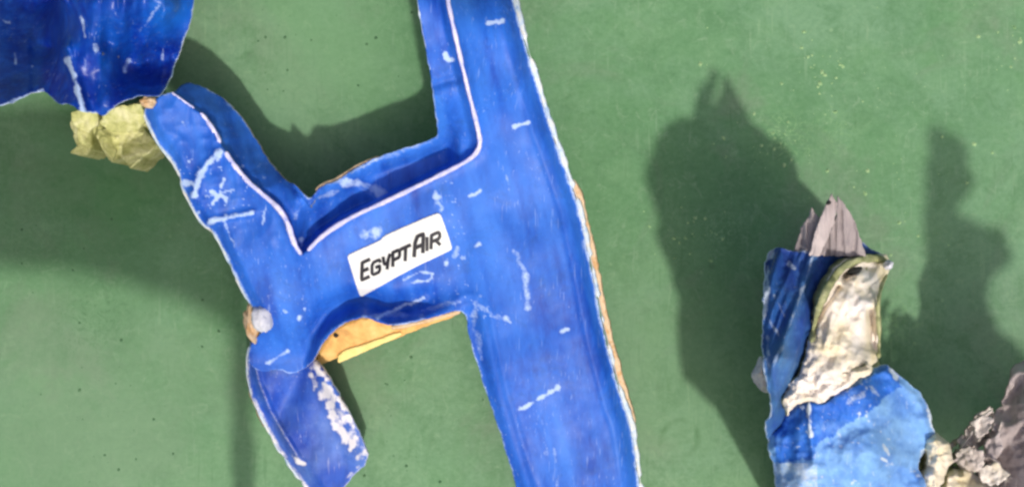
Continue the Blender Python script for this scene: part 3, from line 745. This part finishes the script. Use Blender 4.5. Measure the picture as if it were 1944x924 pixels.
# ------------------------------------------------------------------ crumpled blue sheet, upper left
crump = thing('crumpled_panel', 'deep blue glossy crumpled sheet with sharp folds above the yellow foam', 'panel', (*W(150, 60, 0)[:2], 0))
c_out = [(-220, 150), (-150, -260), (60, -330), (420, -240), (375, -60), (368, 20), (352, 70), (335, 118), (318, 165), (300, 185), (262, 182), (238, 192), (212, 204), (200, 222), (186, 214), (170, 214), (150, 212), (134, 196), (112, 198), (96, 184), (84, 172), (58, 178), (30, 192), (0, 204), (-60, 200)]
RG1 = [(105, -200), (118, 0), (128, 90), (146, 160), (160, 214)]
RG2 = [(250, -200), (240, 0), (215, 110), (198, 200)]
RG3 = [(400, -200), (372, 0), (345, 90), (325, 130)]
def cr_z(X, Y, e=None):
    z = rbf(X, Y, [(-60, 205, .175), (-60, 0, .045), (0, 0, .045), (0, 100, .11), (0, 204, .18), (50, 90, .10), (50, 176, .165), (100, 0, .045), (96, 90, .095), (98, 184, .16), (120, 0, .175), (122, 90, .175), (134, 200, .19), (160, 214, .185),
                   (150, 100, .180), (185, 0, .20), (190, 100, .188), (200, 222, .175), (240, 0, .19), (205, 80, .165), (245, 120, .125), (215, 200, .185), (262, 182, .185), (300, 185, .185), (280, 115, .115), (330, 110, .12), (275, 85, .145), (290, 0, .19), (330, 20, .172), (368, 20, .150), (345, 70, .145),
                   (-200, 150, .03), (-100, -250, .02), (100, -300, .02), (400, -230, .03), (350, -120, .12), (200, -120, .14), (0, -100, .03)])
    z = np.maximum(z, 0.012)
    z = z + 0.008 * np.exp(-(seg_dist(X, Y, RG1) / 9) ** 2) + 0.005 * np.exp(-(seg_dist(X, Y, RG2) / 14) ** 2)
    z = z + 0.005 * ridge(X * 1.3, Y * 0.3, 90, 81, 2) + 0.0015 * fbm(X, Y, 18, 83, 3)
    z = z + 0.005 * np.exp(-(seg_dist(X, Y, [(260, 110), (290, 50), (330, 10)]) / 10) ** 2)
    return z
C_ST = [([(128, 110), (144, 160), (160, 212)], 8, .85), ([(155, 30), (160, 70)], 6, .6), ([(180, 90), (184, 96)], 7, .5), ([(245, 115), (238, 135)], 6, .6), ([(0, 36), (18, 44)], 4, .4), ([(28, 100), (30, 120)], 5, .6),
        ([(265, 62), (290, 25), (308, 10)], 4, .35), ([(310, 90), (308, 112)], 4, .5), ([(62, 126)], 4, .5), ([(160, 110), (168, 150)], 4, .25), ([(0, 202), (45, 184), (80, 172)], 4, .8)]
def cr_attr(X, Y, e):
    wv = strokes(X, Y, C_ST, 16)
    wv = np.maximum(wv, 0.6 * (1 - sst(e / 4)) * (Y < 215) * (0.6 + fbm(X, Y, 20, 2, 2)))
    ch = 0.02 + 0.25 * fbm(X * 1.5, Y * 0.5, 50, 3, 3) + 0.6 * np.exp(-(((X - 320) / 50) ** 2 + ((Y - 20) / 60) ** 2)) + 0.25 * np.exp(-(((X - 190) / 40) ** 2 + ((Y - 60) / 80) ** 2))  # local terms paint the lit azure of the sun-facing folds
    return {'wear': wv, 'chalk_and_lit': np.clip(ch, 0, 1)}
sheet('folded_skin', jagged(c_out, 3, 12, 57), cr_z, [M_DARK, M_EDGE, M_UNDER], crump, 3.0, 0.002, cr_attr)
# inner ply folded underneath, reaching the deck off frame
def ply_z(X, Y, e=None): return 0.008 + 0.002 * ridge(X, Y, 50, 84, 2) 
sheet('inner_ply', jagged([(-160, -180), (330, -180), (345, 20), (330, 100), (300, 176), (250, 186), (150, 190), (60, 150), (-120, 150)], 3, 12, 58), ply_z, [M_DARK, M_EDGE], crump, 5.0, 0.002,
      lambda X, Y, e: {'wear': 0.3 * (1 - sst(e / 4)), 'chalk_and_lit': X * 0})

# yellow foam
def dome(zb, hgt, R, s, seed, amp=0.004):
    return lambda X, Y, e: zb + hgt * np.sqrt(np.clip(1 - (1 - np.clip(e / R, 0, 1)) ** 2, 0, 1)) + amp * fbm(X, Y, s, seed, 4) + amp * 0.8 * ridge(X, Y, s * 1.3, seed + 3, 2)
f1 = [(136, 218), (150, 208), (172, 204), (186, 214), (184, 240), (176, 262), (174, 284), (160, 294), (136, 292), (146, 276), (138, 250), (132, 232)]
f2 = [(196, 212), (222, 200), (262, 196), (275, 212), (282, 240), (300, 270), (292, 280), (278, 292), (262, 306), (248, 320), (236, 306), (226, 294), (212, 310), (200, 296), (192, 276), (184, 262), (186, 240)]
def torn_foam(label, base, flaps, seed):
    cx, cy = np.mean(np.array(base), 0)
    t = thing('foam_chunk', label, 'foam', (*W(cx, cy, 0)[:2], 0), 'yellow foam scraps')
    sheet('foam_core', jagged(base, 4, 10, seed, 0), lambda X, Y, e: 0.082 + 0.010 * sst(e / 16) + 0.005 * fbm(X, Y, 16, seed, 4) + 0.003 * ridge(X, Y, 30, seed + 1, 2), [M_YFOAM, M_YFOAM], t, 2.0, 0.05)
    for k, (fl_, z0, gx, gy) in enumerate(flaps):
        c0 = np.mean(np.array(fl_), 0)
        sheet('foam_flap', jagged(fl_, 3, 8, seed + 10 + k, 0), lambda X, Y, e: z0 + gx * (X - c0[0]) + gy * (Y - c0[1]) + 0.0028 * fbm(X, Y, 13, seed + k, 4), [M_YFOAM, M_YFOAM], t, 2.0, 0.004)
torn_foam('smaller yellow-green foam scrap hanging under the white crease of the crumpled sheet', f1,
          [([(136, 214), (160, 206), (186, 212), (186, 238), (168, 252), (150, 246), (136, 234)], 0.104, 0.0001, -0.0003), ([(146, 244), (172, 246), (176, 276), (164, 294), (134, 290), (148, 276)], 0.098, -0.0004, 0.0001)], 61)
torn_foam('larger yellow-green torn foam chunk beside the upper left arm of the panel', f2,
          [([(196, 214), (232, 200), (266, 198), (276, 226), (262, 246), (228, 252), (202, 246), (190, 232)], 0.116, 0.0001, -0.0004), ([(228, 246), (268, 238), (290, 262), (298, 274), (270, 300), (246, 318), (232, 296)], 0.104, 0.0003, 0.0006),
           ([(188, 246), (214, 244), (226, 268), (214, 304), (200, 290), (186, 268)], 0.100, -0.0006, 0.0002)], 62)
blob('pink_foam_lump', (283, 194, 0.145, 15, 11, 0.007, 0.1), M_TAN, None, seed=12, amp=0.4, sub=4)
bpy.data.objects['pink_foam_lump']['label'] = 'small pinkish beige foam lump at the tip of the panel arm'
bpy.data.objects['pink_foam_lump']['category'] = 'foam'

# ------------------------------------------------------------------ right-hand fragment
frag = thing('padded_fragment', 'upright torn padded fragment in blue skin with cream foam spilling out', 'wreckage', (*W(1580, 760, 0)[:2], 0))
# grey cloth tuft
def tuft(name, out, zf, seed, mat=M_GREY, label=None):
    return sheet(name, jagged(out, 2.6, 8, seed, 0), zf, [mat, mat], frag, 2.0, 0.0015, None, label=label)
tuft('cloth_petal', [(1504, 484), (1514, 458), (1520, 434), (1532, 418), (1541, 394), (1549, 404), (1560, 416), (1572, 440), (1566, 484)], lambda X, Y, e: 0.240 + 0.004 * ridge(X * 2, Y * .4, 26, 4, 2) + (X - 1540) * 0.0002, 3)
tuft('cloth_petal', [(1536, 486), (1548, 440), (1560, 408), (1572, 380), (1579, 368), (1590, 388), (1584, 420), (1572, 452), (1556, 486)], lambda X, Y, e: 0.250 + 0.0025 * ridge(X * 2, Y * .4, 22, 5, 2) - (X - 1560) * 0.0001, 4, M_GREYP)
tuft('cloth_petal', [(1550, 486), (1572, 446), (1588, 412), (1590, 372), (1602, 384), (1612, 400), (1626, 428), (1638, 466), (1644, 486)], lambda X, Y, e: 0.240 + 0.0025 * ridge(X * 2, Y * .4, 24, 6, 2), 5)
tuft('cloth_petal', [(1508, 490), (1526, 444), (1556, 418), (1600, 404), (1628, 446), (1646, 490)], lambda X, Y, e: 0.222 + 0.003 * ridge(X * 2, Y * .4, 24, 6, 2), 6, M_GREYD)  # low petal added to close a gap in the tuft's shadow
blob('dark_knot', (1573, 385, 0.252, 5, 4, 0.002, 0.3), M_BLACK, frag, seed=4, amp=.2, sub=2)
# upper blue skin
sk_out = [(1460, 478), (1476, 466), (1492, 474), (1510, 478), (1530, 474), (1546, 478), (1566, 470), (1590, 466), (1612, 458), (1636, 458), (1650, 470), (1680, 486), (1676, 520), (1640, 560), (1600, 620), (1570, 690), (1540, 760), (1500, 812), (1474, 850), (1456, 838), (1452, 806), (1466, 780), (1458, 740), (1450, 700), (1447, 650), (1449, 600), (1450, 550), (1452, 505)]
SK_L = [(1470, 470), (1458, 490), (1452, 560), (1449, 640), (1454, 720), (1464, 790), (1456, 830)]
SEAM = [(1546, 478), (1530, 530), (1510, 590), (1492, 640), (1480, 690)]
def sk_z(X, Y, e=None):
    z = rbf(X, Y, [(1460, 480, .235), (1450, 640, .275), (1460, 790, .28), (1500, 480, .235), (1500, 560, .262), (1490, 680, .295), (1540, 480, .245), (1560, 520, .242), (1620, 465, .215), (1670, 495, .175), (1600, 560, .205), (1570, 680, .205), (1500, 820, .20), (1532, 620, .262), (1560, 620, .235)])
    z = z + 0.005 * np.exp(-(seg_dist(X, Y, SEAM) / 6) ** 2)
    z = z + 0.008 * ridge((X + Y * 0.35) * 1.8, Y * 0.35, 60, 71, 3) + 0.0015 * fbm(X, Y, 14, 72, 3)
    z = z - 0.012 * (1 - sst(seg_dist(X, Y, SK_L) / 18))
    return z
SK_ST = [([(1468, 474), (1460, 490)], 10, .9), ([(1458, 505), (1455, 560), (1452, 600)], 6, .8), ([(1498, 496), (1508, 508)], 7, .55), ([(1546, 478), (1530, 530), (1508, 596), (1490, 640)], 4, .45), ([(1470, 560), (1490, 600)], 4, .35),
         ([(1462, 610), (1480, 640)], 5, .4), ([(1470, 690), (1490, 650)], 7, .35), ([(1530, 480), (1550, 484)], 5, .6), ([(1456, 640), (1458, 700)], 6, .5)]
def sk_attr(X, Y, e):
    wv = strokes(X, Y, SK_ST, 26)
    wv = np.maximum(wv, (1 - sst(e / 5)) * (0.5 + 0.5 * fbm(X, Y, 10, 2, 2)))
    ch = 0.12 + 0.5 * sst((Y - 600) / 100) * (0.5 + 0.5 * fbm(X * 2, Y * .5, 30, 6, 3)) + 0.3 * np.exp(-(seg_dist(X, Y, SEAM) / 12) ** 2)
    return {'wear': wv, 'chalk_and_lit': np.clip(ch, 0, 1)}
sheet('upper_skin', jagged(sk_out, 3.5, 10, 73), sk_z, [M_CLOTH, M_EDGE, M_UNDER], frag, 2.5, 0.003, sk_attr, label='darker blue skin on the upper part')
# cream foam with olive rim
fo_out = [(1536, 640), (1552, 580), (1568, 532), (1590, 500), (1620, 488), (1652, 490), (1678, 480), (1692, 500), (1684, 520), (1672, 545), (1664, 580), (1668, 630), (1668, 680), (1652, 700), (1630, 716), (1606, 730), (1590, 742), (1560, 738), (1530, 752), (1510, 778), (1494, 774), (1500, 745), (1510, 720), (1524, 690), (1530, 665)]
FRIM = [(1540, 650), (1545, 620), (1556, 576), (1578, 532), (1606, 500), (1650, 488), (1684, 494)]
def fo_z(X, Y, e=None):
    e = np.zeros_like(X) + 20 if e is None else e
    z = idw(X, Y, [(1680, 500, .195), (1610, 510, .252), (1560, 580, .270), (1620, 600, .262), (1660, 640, .235), (1590, 690, .262), (1510, 740, .258), (1530, 690, .266)], 3, 20)
    z = z + 0.012 * np.sqrt(np.clip(e / 16, 0, 1)) - 0.008
    z = z + 0.016 * fbm(X * 1.3 + Y * .4, Y * .8, 60, 83, 3) + 0.004 * fbm(X, Y, 20, 183, 3) + 0.003 * ridge(X, Y * .8, 30, 184, 2) + 0.008 * ridge(X * 1.3 + Y * .5, Y * .7, 60, 84, 2)
    z = z - 0.022 * np.exp(-(seg_dist(X, Y, [(1605, 524), (1622, 512), (1640, 506)]) / 9) ** 2)
    z = z - 0.013 * np.exp(-(seg_dist(X, Y, [(1540, 630), (1560, 590), (1590, 545)]) / 6) ** 2)
    z = z - 0.016 * np.exp(-(seg_dist(X, Y, [(1652, 590), (1656, 630), (1660, 660)]) / 6) ** 2)
    return z
sheet('cream_foam', jagged(fo_out, 4, 11, 85), fo_z, [M_CFOAM, M_RIM], frag, 2.0, 0.02, None, label='cream foam bulging out of the split skin')
ribbon('foam_rim', FRIM, 15, lambda x, y: fo_z(x, y) + 0.001, M_RIM, frag, 87, 3, 0.5, 0.8)
ribbon('foam_rim', [(1684, 520), (1672, 545), (1666, 580), (1670, 630), (1668, 680)], 9, lambda x, y: fo_z(x, y) + 0.0, M_RIM, frag, 88, 3, 0.6, 0.8)
blob('white_foam_tip', (1686, 503, 0.212, 10, 9, 0.007, 0.3), M_KNOB, frag, seed=14, amp=.4, sub=4)
blob('painted_hollow_dark', (1622, 514, 0.243, 15, 6, 0.004, 0.35), M_BLACK, frag, seed=15, amp=.3, sub=3)  # black blob paints the shade inside the foam's hollow
# lower chalky skin
lo_out = [(1478, 800), (1486, 778), (1500, 768), (1520, 752), (1540, 752), (1560, 756), (1584, 742), (1610, 724), (1640, 706), (1668, 694), (1690, 694), (1704, 712), (1730, 728), (1752, 750), (1764, 778), (1770, 805), (1780, 835), (1768, 850), (1748, 862), (1744, 888), (1756, 910), (1765, 960), (1780, 1100), (1470, 1100), (1474, 930), (1472, 890), (1460, 860), (1460, 830), (1470, 812)]
def lo_z(X, Y, e=None):
    z = idw(X, Y, [(1480, 800, .235), (1475, 900, .23), (1530, 800, .268), (1530, 900, .268), (1620, 760, .272), (1640, 860, .275), (1690, 700, .235), (1760, 780, .20), (1770, 840, .18), (1740, 920, .2), (1600, 1090, .2)], 3, 30)
    z = z + 0.004 * np.exp(-(seg_dist(X, Y, [(1536, 756), (1540, 830), (1545, 880)]) / 6) ** 2)
    z = z + 0.0045 * ridge(X, Y, 60, 91, 3) + 0.0015 * fbm(X, Y, 12, 93, 3)
    z = z - 0.010 * (1 - sst(e / 14)) if e is not None else z
    return z
LO_ST = [([(1534, 756), (1538, 800), (1540, 828)], 5, .9), ([(1676, 845), (1688, 862)], 5, .85), ([(1672, 868), (1684, 874)], 4, .7), ([(1590, 752), (1640, 716)], 7, .35), ([(1640, 745), (1610, 762)], 9, .4), ([(1654, 736), (1668, 750)], 6, .35),
         ([(1764, 778), (1772, 810), (1782, 835)], 8, .8), ([(1692, 700), (1702, 714)], 8, .8)]
DARKB = [(1470, 780), (1600, 740), (1700, 690), (1710, 735), (1660, 770), (1600, 812), (1556, 840), (1548, 872), (1470, 876)]
def lo_attr(X, Y, e):
    wv = strokes(X, Y, LO_ST, 36)
    wv = np.maximum(wv, (1 - sst(e / 5)) * (0.45 + 0.5 * fbm(X, Y, 10, 2, 2)))
    wv = np.maximum(wv, 0.55 * sst((fbm(X, Y, 7, 95, 2) - 0.3) / 0.3) * sst(0.6 + fbm(X, Y, 40, 96, 2)))
    band = inside(X + 10 * fbm(X, Y, 14, 3, 3), Y + 10 * fbm(X, Y, 14, 4, 3), DARKB)
    ch = np.where(band, -0.05, 0.80) + 0.7 * fbm(X, Y, 30, 97, 4)
    pale = (X < 1552) & (Y > 878)
    wv = np.where(pale, np.maximum(wv, 0.46 + 0.3 * fbm(X, Y, 20, 98, 3)), wv)
    return {'wear': wv, 'chalk_and_lit': np.clip(ch, 0, 1)}
sheet('lower_skin', jagged(lo_out, 3.5, 9, 99), lo_z, [M_LIGHT, M_EDGE, M_UNDER], frag, 2.5, 0.004, lo_attr, label='pale chalky blue skin on the lower part')
# ragged foam fringe between the two skins, scrap at the left, side wall down to the deck
sheet('foam_fringe', jagged([(1488, 770), (1494, 735), (1512, 712), (1536, 700), (1560, 716), (1600, 712), (1640, 690), (1660, 700), (1640, 716), (1606, 738), (1584, 752), (1560, 764), (1530, 760), (1508, 770), (1496, 796)], 6, 12, 101),
      lambda X, Y, e: 0.268 + 0.01 * fbm(X, Y, 18, 102, 4) + 0.006 * np.clip(e / 8, 0, 1), [M_CFOAM, M_RIM], frag, 2.0, 0.006)
sheet('foam_scrap', jagged([(1446, 672), (1458, 690), (1466, 716), (1464, 748), (1450, 744), (1434, 730), (1426, 712), (1436, 694)], 2.5, 9, 103),
      lambda X, Y, e: 0.215 + 0.01 * np.clip(e / 10, 0, 1) + 0.006 * ridge(X, Y, 22, 104, 2), [M_FOIL, M_FOIL], frag, 2.0, 0.004)
def wall(name, line, ztop, mat, inward):
    P = densify(line, 8, False); V = []; F = []
    zs = np.linspace(0, 1, 12)
    for i, (x, y) in enumerate(P):
        zt = ztop(x, y)
        X0, Y0, _ = W(x, y, zt)
        for j, s in enumerate(zs):
            off = inward * (1 - s) * 0.05 + 0.006 * float(fbm(np.array(x * 1.0), np.array(y + j * 9.0), 30, 5, 3))
            V.append((X0 + off, Y0 + 0.02 * (1 - s), zt * s))
    n = len(zs)
    for i in range(len(P) - 1):
        for j in range(n - 1):
            a = i * n + j
            F.append((a, a + n, a + n + 1, a + 1))
    me = mesh_from(name, V, F, [mat], None, np.ones(len(F), bool), {'wear': np.zeros(len(V)), 'chalk_and_lit': np.zeros(len(V))})
    return link(name, me, frag)
# solid foam body under the skins, leaning in towards its foot
BODY = [(1470, 500), (1540, 490), (1620, 478), (1680, 492), (1672, 545), (1662, 600), (1664, 680), (1700, 715), (1750, 770), (1762, 835), (1736, 880), (1750, 960), (1750, 1080), (1490, 1080), (1486, 900), (1480, 800), (1466, 700), (1462, 600)]
def body(name, mat):
    P = densify(smooth_line(BODY, 1, True), 12); c = np.array([1610., 760.])
    lv = [(0.0, 0.955), (0.05, 0.955), (0.10, 0.96), (0.15, 0.965), (0.20, 0.96), (0.222, 0.90)]
    V = []; F = []; n = len(P)
    for z, s in lv:
        for k, p in enumerate(P):
            j_ = 3.0 * float(fbm(p[0], p[1] + z * 900, 30, 8, 3))
            q = c + (p - c) * (s + j_ / 300)
            V.append(W(q[0], q[1], z * (1 - 0.35 * (q[0] > 1650))))
    for r in range(len(lv) - 1):
        for i in range(n): F.append((r * n + i, (r + 1) * n + i, (r + 1) * n + (i + 1) % n, r * n + (i + 1) % n))
    F.append(tuple(range((len(lv) - 1) * n, len(lv) * n))[::-1]); F.append(tuple(range(n)))
    return link(name, mesh_from(name, V, F, [mat]), frag)
body('foam_body', M_RIM)

# pale foam knuckle and torn netting to the right
sheet('foam_knuckle', jagged([(1752, 842), (1768, 822), (1790, 826), (1806, 846), (1812, 870), (1800, 892), (1786, 924), (1770, 950), (1748, 930), (1744, 900), (1756, 880)], 5, 12, 111),
      dome(0.165, 0.03, 26, 20, 112, 0.008), [M_CFOAM, M_RIM], frag, 2.0, 0.03)
sheet('foam_knuckle', jagged([(1780, 905), (1820, 884), (1860, 900), (1900, 920), (1930, 960), (1860, 1040), (1780, 1000)], 7, 16, 113),
      dome(0.13, 0.04, 30, 26, 114, 0.01), [M_CFOAM, M_RIM], frag, 2.5, 0.03)
grey = thing('torn_grey_cloth', 'ragged grey-pink cloth with frayed netting in the lower right corner', 'cloth', (*W(1960, 880, 0)[:2], 0))
gc_out = [(1920, 700), (1934, 688), (1960, 670), (2060, 640), (2150, 760), (2150, 1000), (1960, 1020), (1900, 980), (1896, 930), (1884, 900), (1868, 870), (1876, 835), (1886, 800), (1894, 772), (1908, 750), (1914, 722)]
sheet('grey_cloth', jagged(gc_out, 11, 16, 121, 0), lambda X, Y, e: 0.14 + 0.00022 * (X - 1900) + 0.02 * fbm(X, Y, 90, 122, 2) + 0.012 * ridge(X + Y * .8, Y - X * .3, 70, 123, 3) + 0.004 * fbm(X, Y, 16, 125, 3), [M_GREYP, M_GREY], grey, 3.0, 0.002)
def net_h(X, Y):
    return (fbm(X, Y, 26, 131, 3) > 0.30) | (fbm(X, Y, 10, 133, 2) > 0.42)
sheet('frayed_netting', jagged([(1800, 850), (1822, 826), (1846, 808), (1850, 790), (1868, 776), (1890, 768), (1900, 800), (1908, 870), (1930, 920), (1940, 980), (1850, 980), (1810, 900)], 6, 10, 132),
      lambda X, Y, e: 0.135 + 0.02 * fbm(X, Y, 24, 134, 3), [M_FOIL, M_GREY], grey, 2.0, 0.003, holes=net_h)
rs = random.Random(5)
strands = [[(1815, 862), (1840, 830), (1856, 800), (1884, 778)], [(1800, 880), (1838, 860), (1872, 862), (1900, 880)], [(1846, 800), (1868, 826), (1888, 840)], [(1870, 868), (1890, 836), (1902, 800)],
           [(1836, 900), (1862, 880), (1880, 850)], [(1850, 924), (1880, 900), (1910, 905)], [(1860, 790), (1852, 812), (1842, 840)], [(1880, 772), (1900, 758), (1920, 745)]]
for i, s in enumerate(strands[:2] + strands[3:6:2]):
    ribbon('frayed_strand', s, 4 + 3 * rs.random(), lambda x, y: 0.15 + 0.01 * fbm(x, y, 40, 140, 2), M_GREYP if i % 2 else M_FOIL, grey, 141 + i, 3, 0.6, 0.9)
for k, (pts_, z0, m_) in enumerate((([(1812, 862), (1840, 846), (1866, 856), (1872, 880), (1850, 896), (1824, 890)], .150, M_FOIL), ([(1842, 800), (1866, 786), (1886, 796), (1878, 822), (1856, 830)], .155, M_FOIL),
                                    ([(1870, 838), (1896, 820), (1906, 850), (1890, 872), (1872, 864)], .158, M_GREYP), ([(1856, 890), (1890, 878), (1916, 900), (1896, 922), (1866, 916)], .160, M_CFOAM))):
    sheet('shredded_scrap', jagged(pts_, 6, 9, 181 + k, 0), lambda X, Y, e: z0 + 0.006 * fbm(X, Y, 20, 190 + k, 3) + 0.0003 * (X - pts_[0][0]), [m_, M_GREY], grey, 2.0, 0.003)
# a foot of cloth down to the deck, outside the frame
def drop(name, x0, x1, y0, zt, parent, mat):
    V = []; F = []
    for i in range(13):
        for j in range(9):
            s = j / 8; x = x0 + (x1 - x0) * i / 12
            V.append((x + 0.006 * math.sin(j * 1.3 + i), y0 + 0.02 * math.sin(i * 1.1) * (1 - s) - 0.03 * (1 - s), zt * s))
    for i in range(12):
        for j in range(8):
            a = i * 9 + j; F.append((a, a + 9, a + 10, a + 1))
    link(name, mesh_from(name, V, F, [mat], None, np.ones(len(F), bool)), parent)
xx, yy, _ = W(2000, 900, 0.14)
drop('cloth_fold', xx, xx + 0.10, yy, 0.14, grey, M_GREY)

# ------------------------------------------------------------------ unseen wreckage outside the frame, added and shaped to cast the shade that reaches in
def offpiece(name, label, outline_s, tf, mat, jag, seed, legs):
    x, y, _ = WS(*legs[0][0])
    t = thing(name, label, 'wreckage', (WS(*legs[0][0])[0], WS(*legs[0][0])[1], 0))
    def world(X, Y, T):
        return (X + 440 * T - CX) / SC, -(Y + 1230 * T - CY) / SC, T * H
    sheet('blocker_sheet', jagged(outline_s, jag, 20, seed), lambda X, Y, e: tf(X, Y), [mat, M_EDGE, M_UNDER], t, 6.0, 0.003,
          lambda X, Y, e: {'wear': 0.5 * (1 - sst(e / 6)), 'chalk_and_lit': np.clip(0.3 + 0.4 * fbm(X, Y, 80, 7, 3), 0, 1)}, world=world)
    for (a, b, wdt) in legs:
        A = np.array(WS(*a)); B = np.array(WS(*b))
        V = []; F = []
        n = 14
        for i in range(n + 1):
            s = i / n; p = A + (B - A) * s
            r = wdt * (1.1 - 0.3 * s) * (1 + 0.15 * math.sin(i * 1.9))
            for k in range(8):
                an = k * math.pi / 4
                V.append((p[0] + r * math.cos(an), p[1] + r * 0.4 * math.sin(an), p[2]))
        for i in range(n):
            for k in range(8): F.append((i * 8 + k, i * 8 + (k + 1) % 8, (i + 1) * 8 + (k + 1) % 8, (i + 1) * 8 + k))
        F += [tuple(range(7, -1, -1)), tuple(range(n * 8, n * 8 + 8))]
        link('blocker_strut', mesh_from('blocker_strut', V, F, [M_UNDER]), t)
    return t
R_S = [(1762, 236), (1790, 246), (1822, 258), (1838, 285), (1842, 318), (1856, 338), (1846, 368), (1822, 388), (1818, 404), (1846, 420), (1880, 428), (1904, 432), (1912, 462), (1922, 482), (1902, 505), (1880, 520),
       (1876, 560), (1886, 600), (1900, 630), (1922, 650), (1950, 672), (1990, 760), (1960, 900), (1850, 900), (1760, 860), (1700, 760), (1700, 690), (1752, 640), (1757, 560), (1756, 460), (1754, 350), (1758, 290)]
offpiece('shade_casting_wreck', 'unseen tall torn panel off the right edge, shaped to cast the shadow there', R_S, lambda X, Y: 0.29 - 0.03 * sst((Y - 300) / 500) + 0.012 * fbm(X, Y, 120, 5, 2), M_CLOTH, 11, 151,
         [((1980, 880, 0.0), (1960, 800, 0.26), 0.02)])  # unseen; outline worked back from the shadow it casts
L_S = [(-1000, 240), (-200, 200), (60, 196), (200, 200), (290, 214), (352, 262), (400, 345), (440, 420), (468, 495), (474, 560), (462, 620), (432, 610), (380, 590), (330, 560), (262, 540), (200, 520), (120, 505), (0, 500), (-120, 520), (-300, 500), (-1000, 520)]
offpiece('added_shade_sheet', 'unseen wide sheet on a strut off the lower left corner, added to shade the deck', L_S, lambda X, Y: 0.50 + 0.02 * fbm(X, Y, 160, 6, 2), M_DARK, 16, 161,
         [((470, 1150, 0.0), (452, 600, 0.49), 0.012)])  # sheet and strut added only to shade the left of the deck

# unseen upright panel added off the left side to block sky light
up = thing('added_sky_blocker', 'unseen upright panel off the left edge, added to block sky light', 'wreckage', (-0.60, 0.05, 0))
V = []; F = []
for i in range(31):
    y = -0.05 + 0.5 * i / 30
    top = 0.5 + 0.08 * float(fbm(np.array(i * 20.), np.array(3.), 60, 171, 3))
    for j in range(13):
        u = j / 12
        V.append((-0.60 - 0.05 * (1 - u) * u * 4 + 0.008 * float(fbm(np.array(i * 14.), np.array(j * 22.), 50, 172, 3)), y, top * u))
for i in range(30):
    for j in range(12):
        a = i * 13 + j; F.append((a, a + 13, a + 14, a + 1))
o = link('blocker_sheet', mesh_from('blocker_sheet', V, F, [M_UNDER], None, np.ones(len(F), bool)), up)
sm_ = o.modifiers.new('thickness', 'SOLIDIFY'); sm_.thickness = 0.004

# ------------------------------------------------------------------ crumbs on the deck
def crumbs(name, n, region, mat, label, seed, smin, smax):
    rs = random.Random(seed); V = []; F = []
    for _ in range(n):
        (cx, cy, sx, sy) = rs.choice(region)
        px = rs.gauss(cx, sx); py = rs.gauss(cy, sy)
        x, y, _ = W(px, py, 0); r = (smin + (smax - smin) * rs.random() ** 3) / SC
        i0 = len(V); a0 = rs.random() * 6
        for k in range(5):
            a = a0 + k * 1.2566; q = r * (0.6 + 0.7 * rs.random())
            V.append((x + q * math.cos(a), y + q * math.sin(a), 0.0002))
        V.append((x, y, r * 0.7))
        for k in range(5): F.append((i0 + k, i0 + (k + 1) % 5, i0 + 5))
    o = link(name, mesh_from(name, V, F, [mat])); o['kind'] = 'stuff'; o['label'] = label
M_CRUMBL = grain_mat('pale_green_crumb', [(0.3, (0.20, 0.38, 0.16)), (0.7, (0.42, 0.58, 0.30))], 60, 0.9)
M_CRUMBD = grain_mat('dark_green_crumb', [(0.3, (0.04, 0.12, 0.05)), (0.7, (0.10, 0.20, 0.10))], 60, 0.9)
crumbs('paint_crumbs', 200, [(1480, 270, 50, 40), (1700, 350, 120, 90), (1650, 150, 160, 70), (1330, 440, 60, 30), (1570, 130, 30, 30), (1950, 60, 60, 60)], M_CRUMBL, 'pale paint crumbs scattered over the deck', 3, 1.0, 5.0)
crumbs('grit', 130, [(150, 800, 140, 90), (100, 470, 90, 60), (300, 620, 140, 90), (760, 800, 80, 70), (600, 60, 90, 60)], M_CRUMBD, 'dark grit scattered over the deck', 4, 0.8, 3.5)
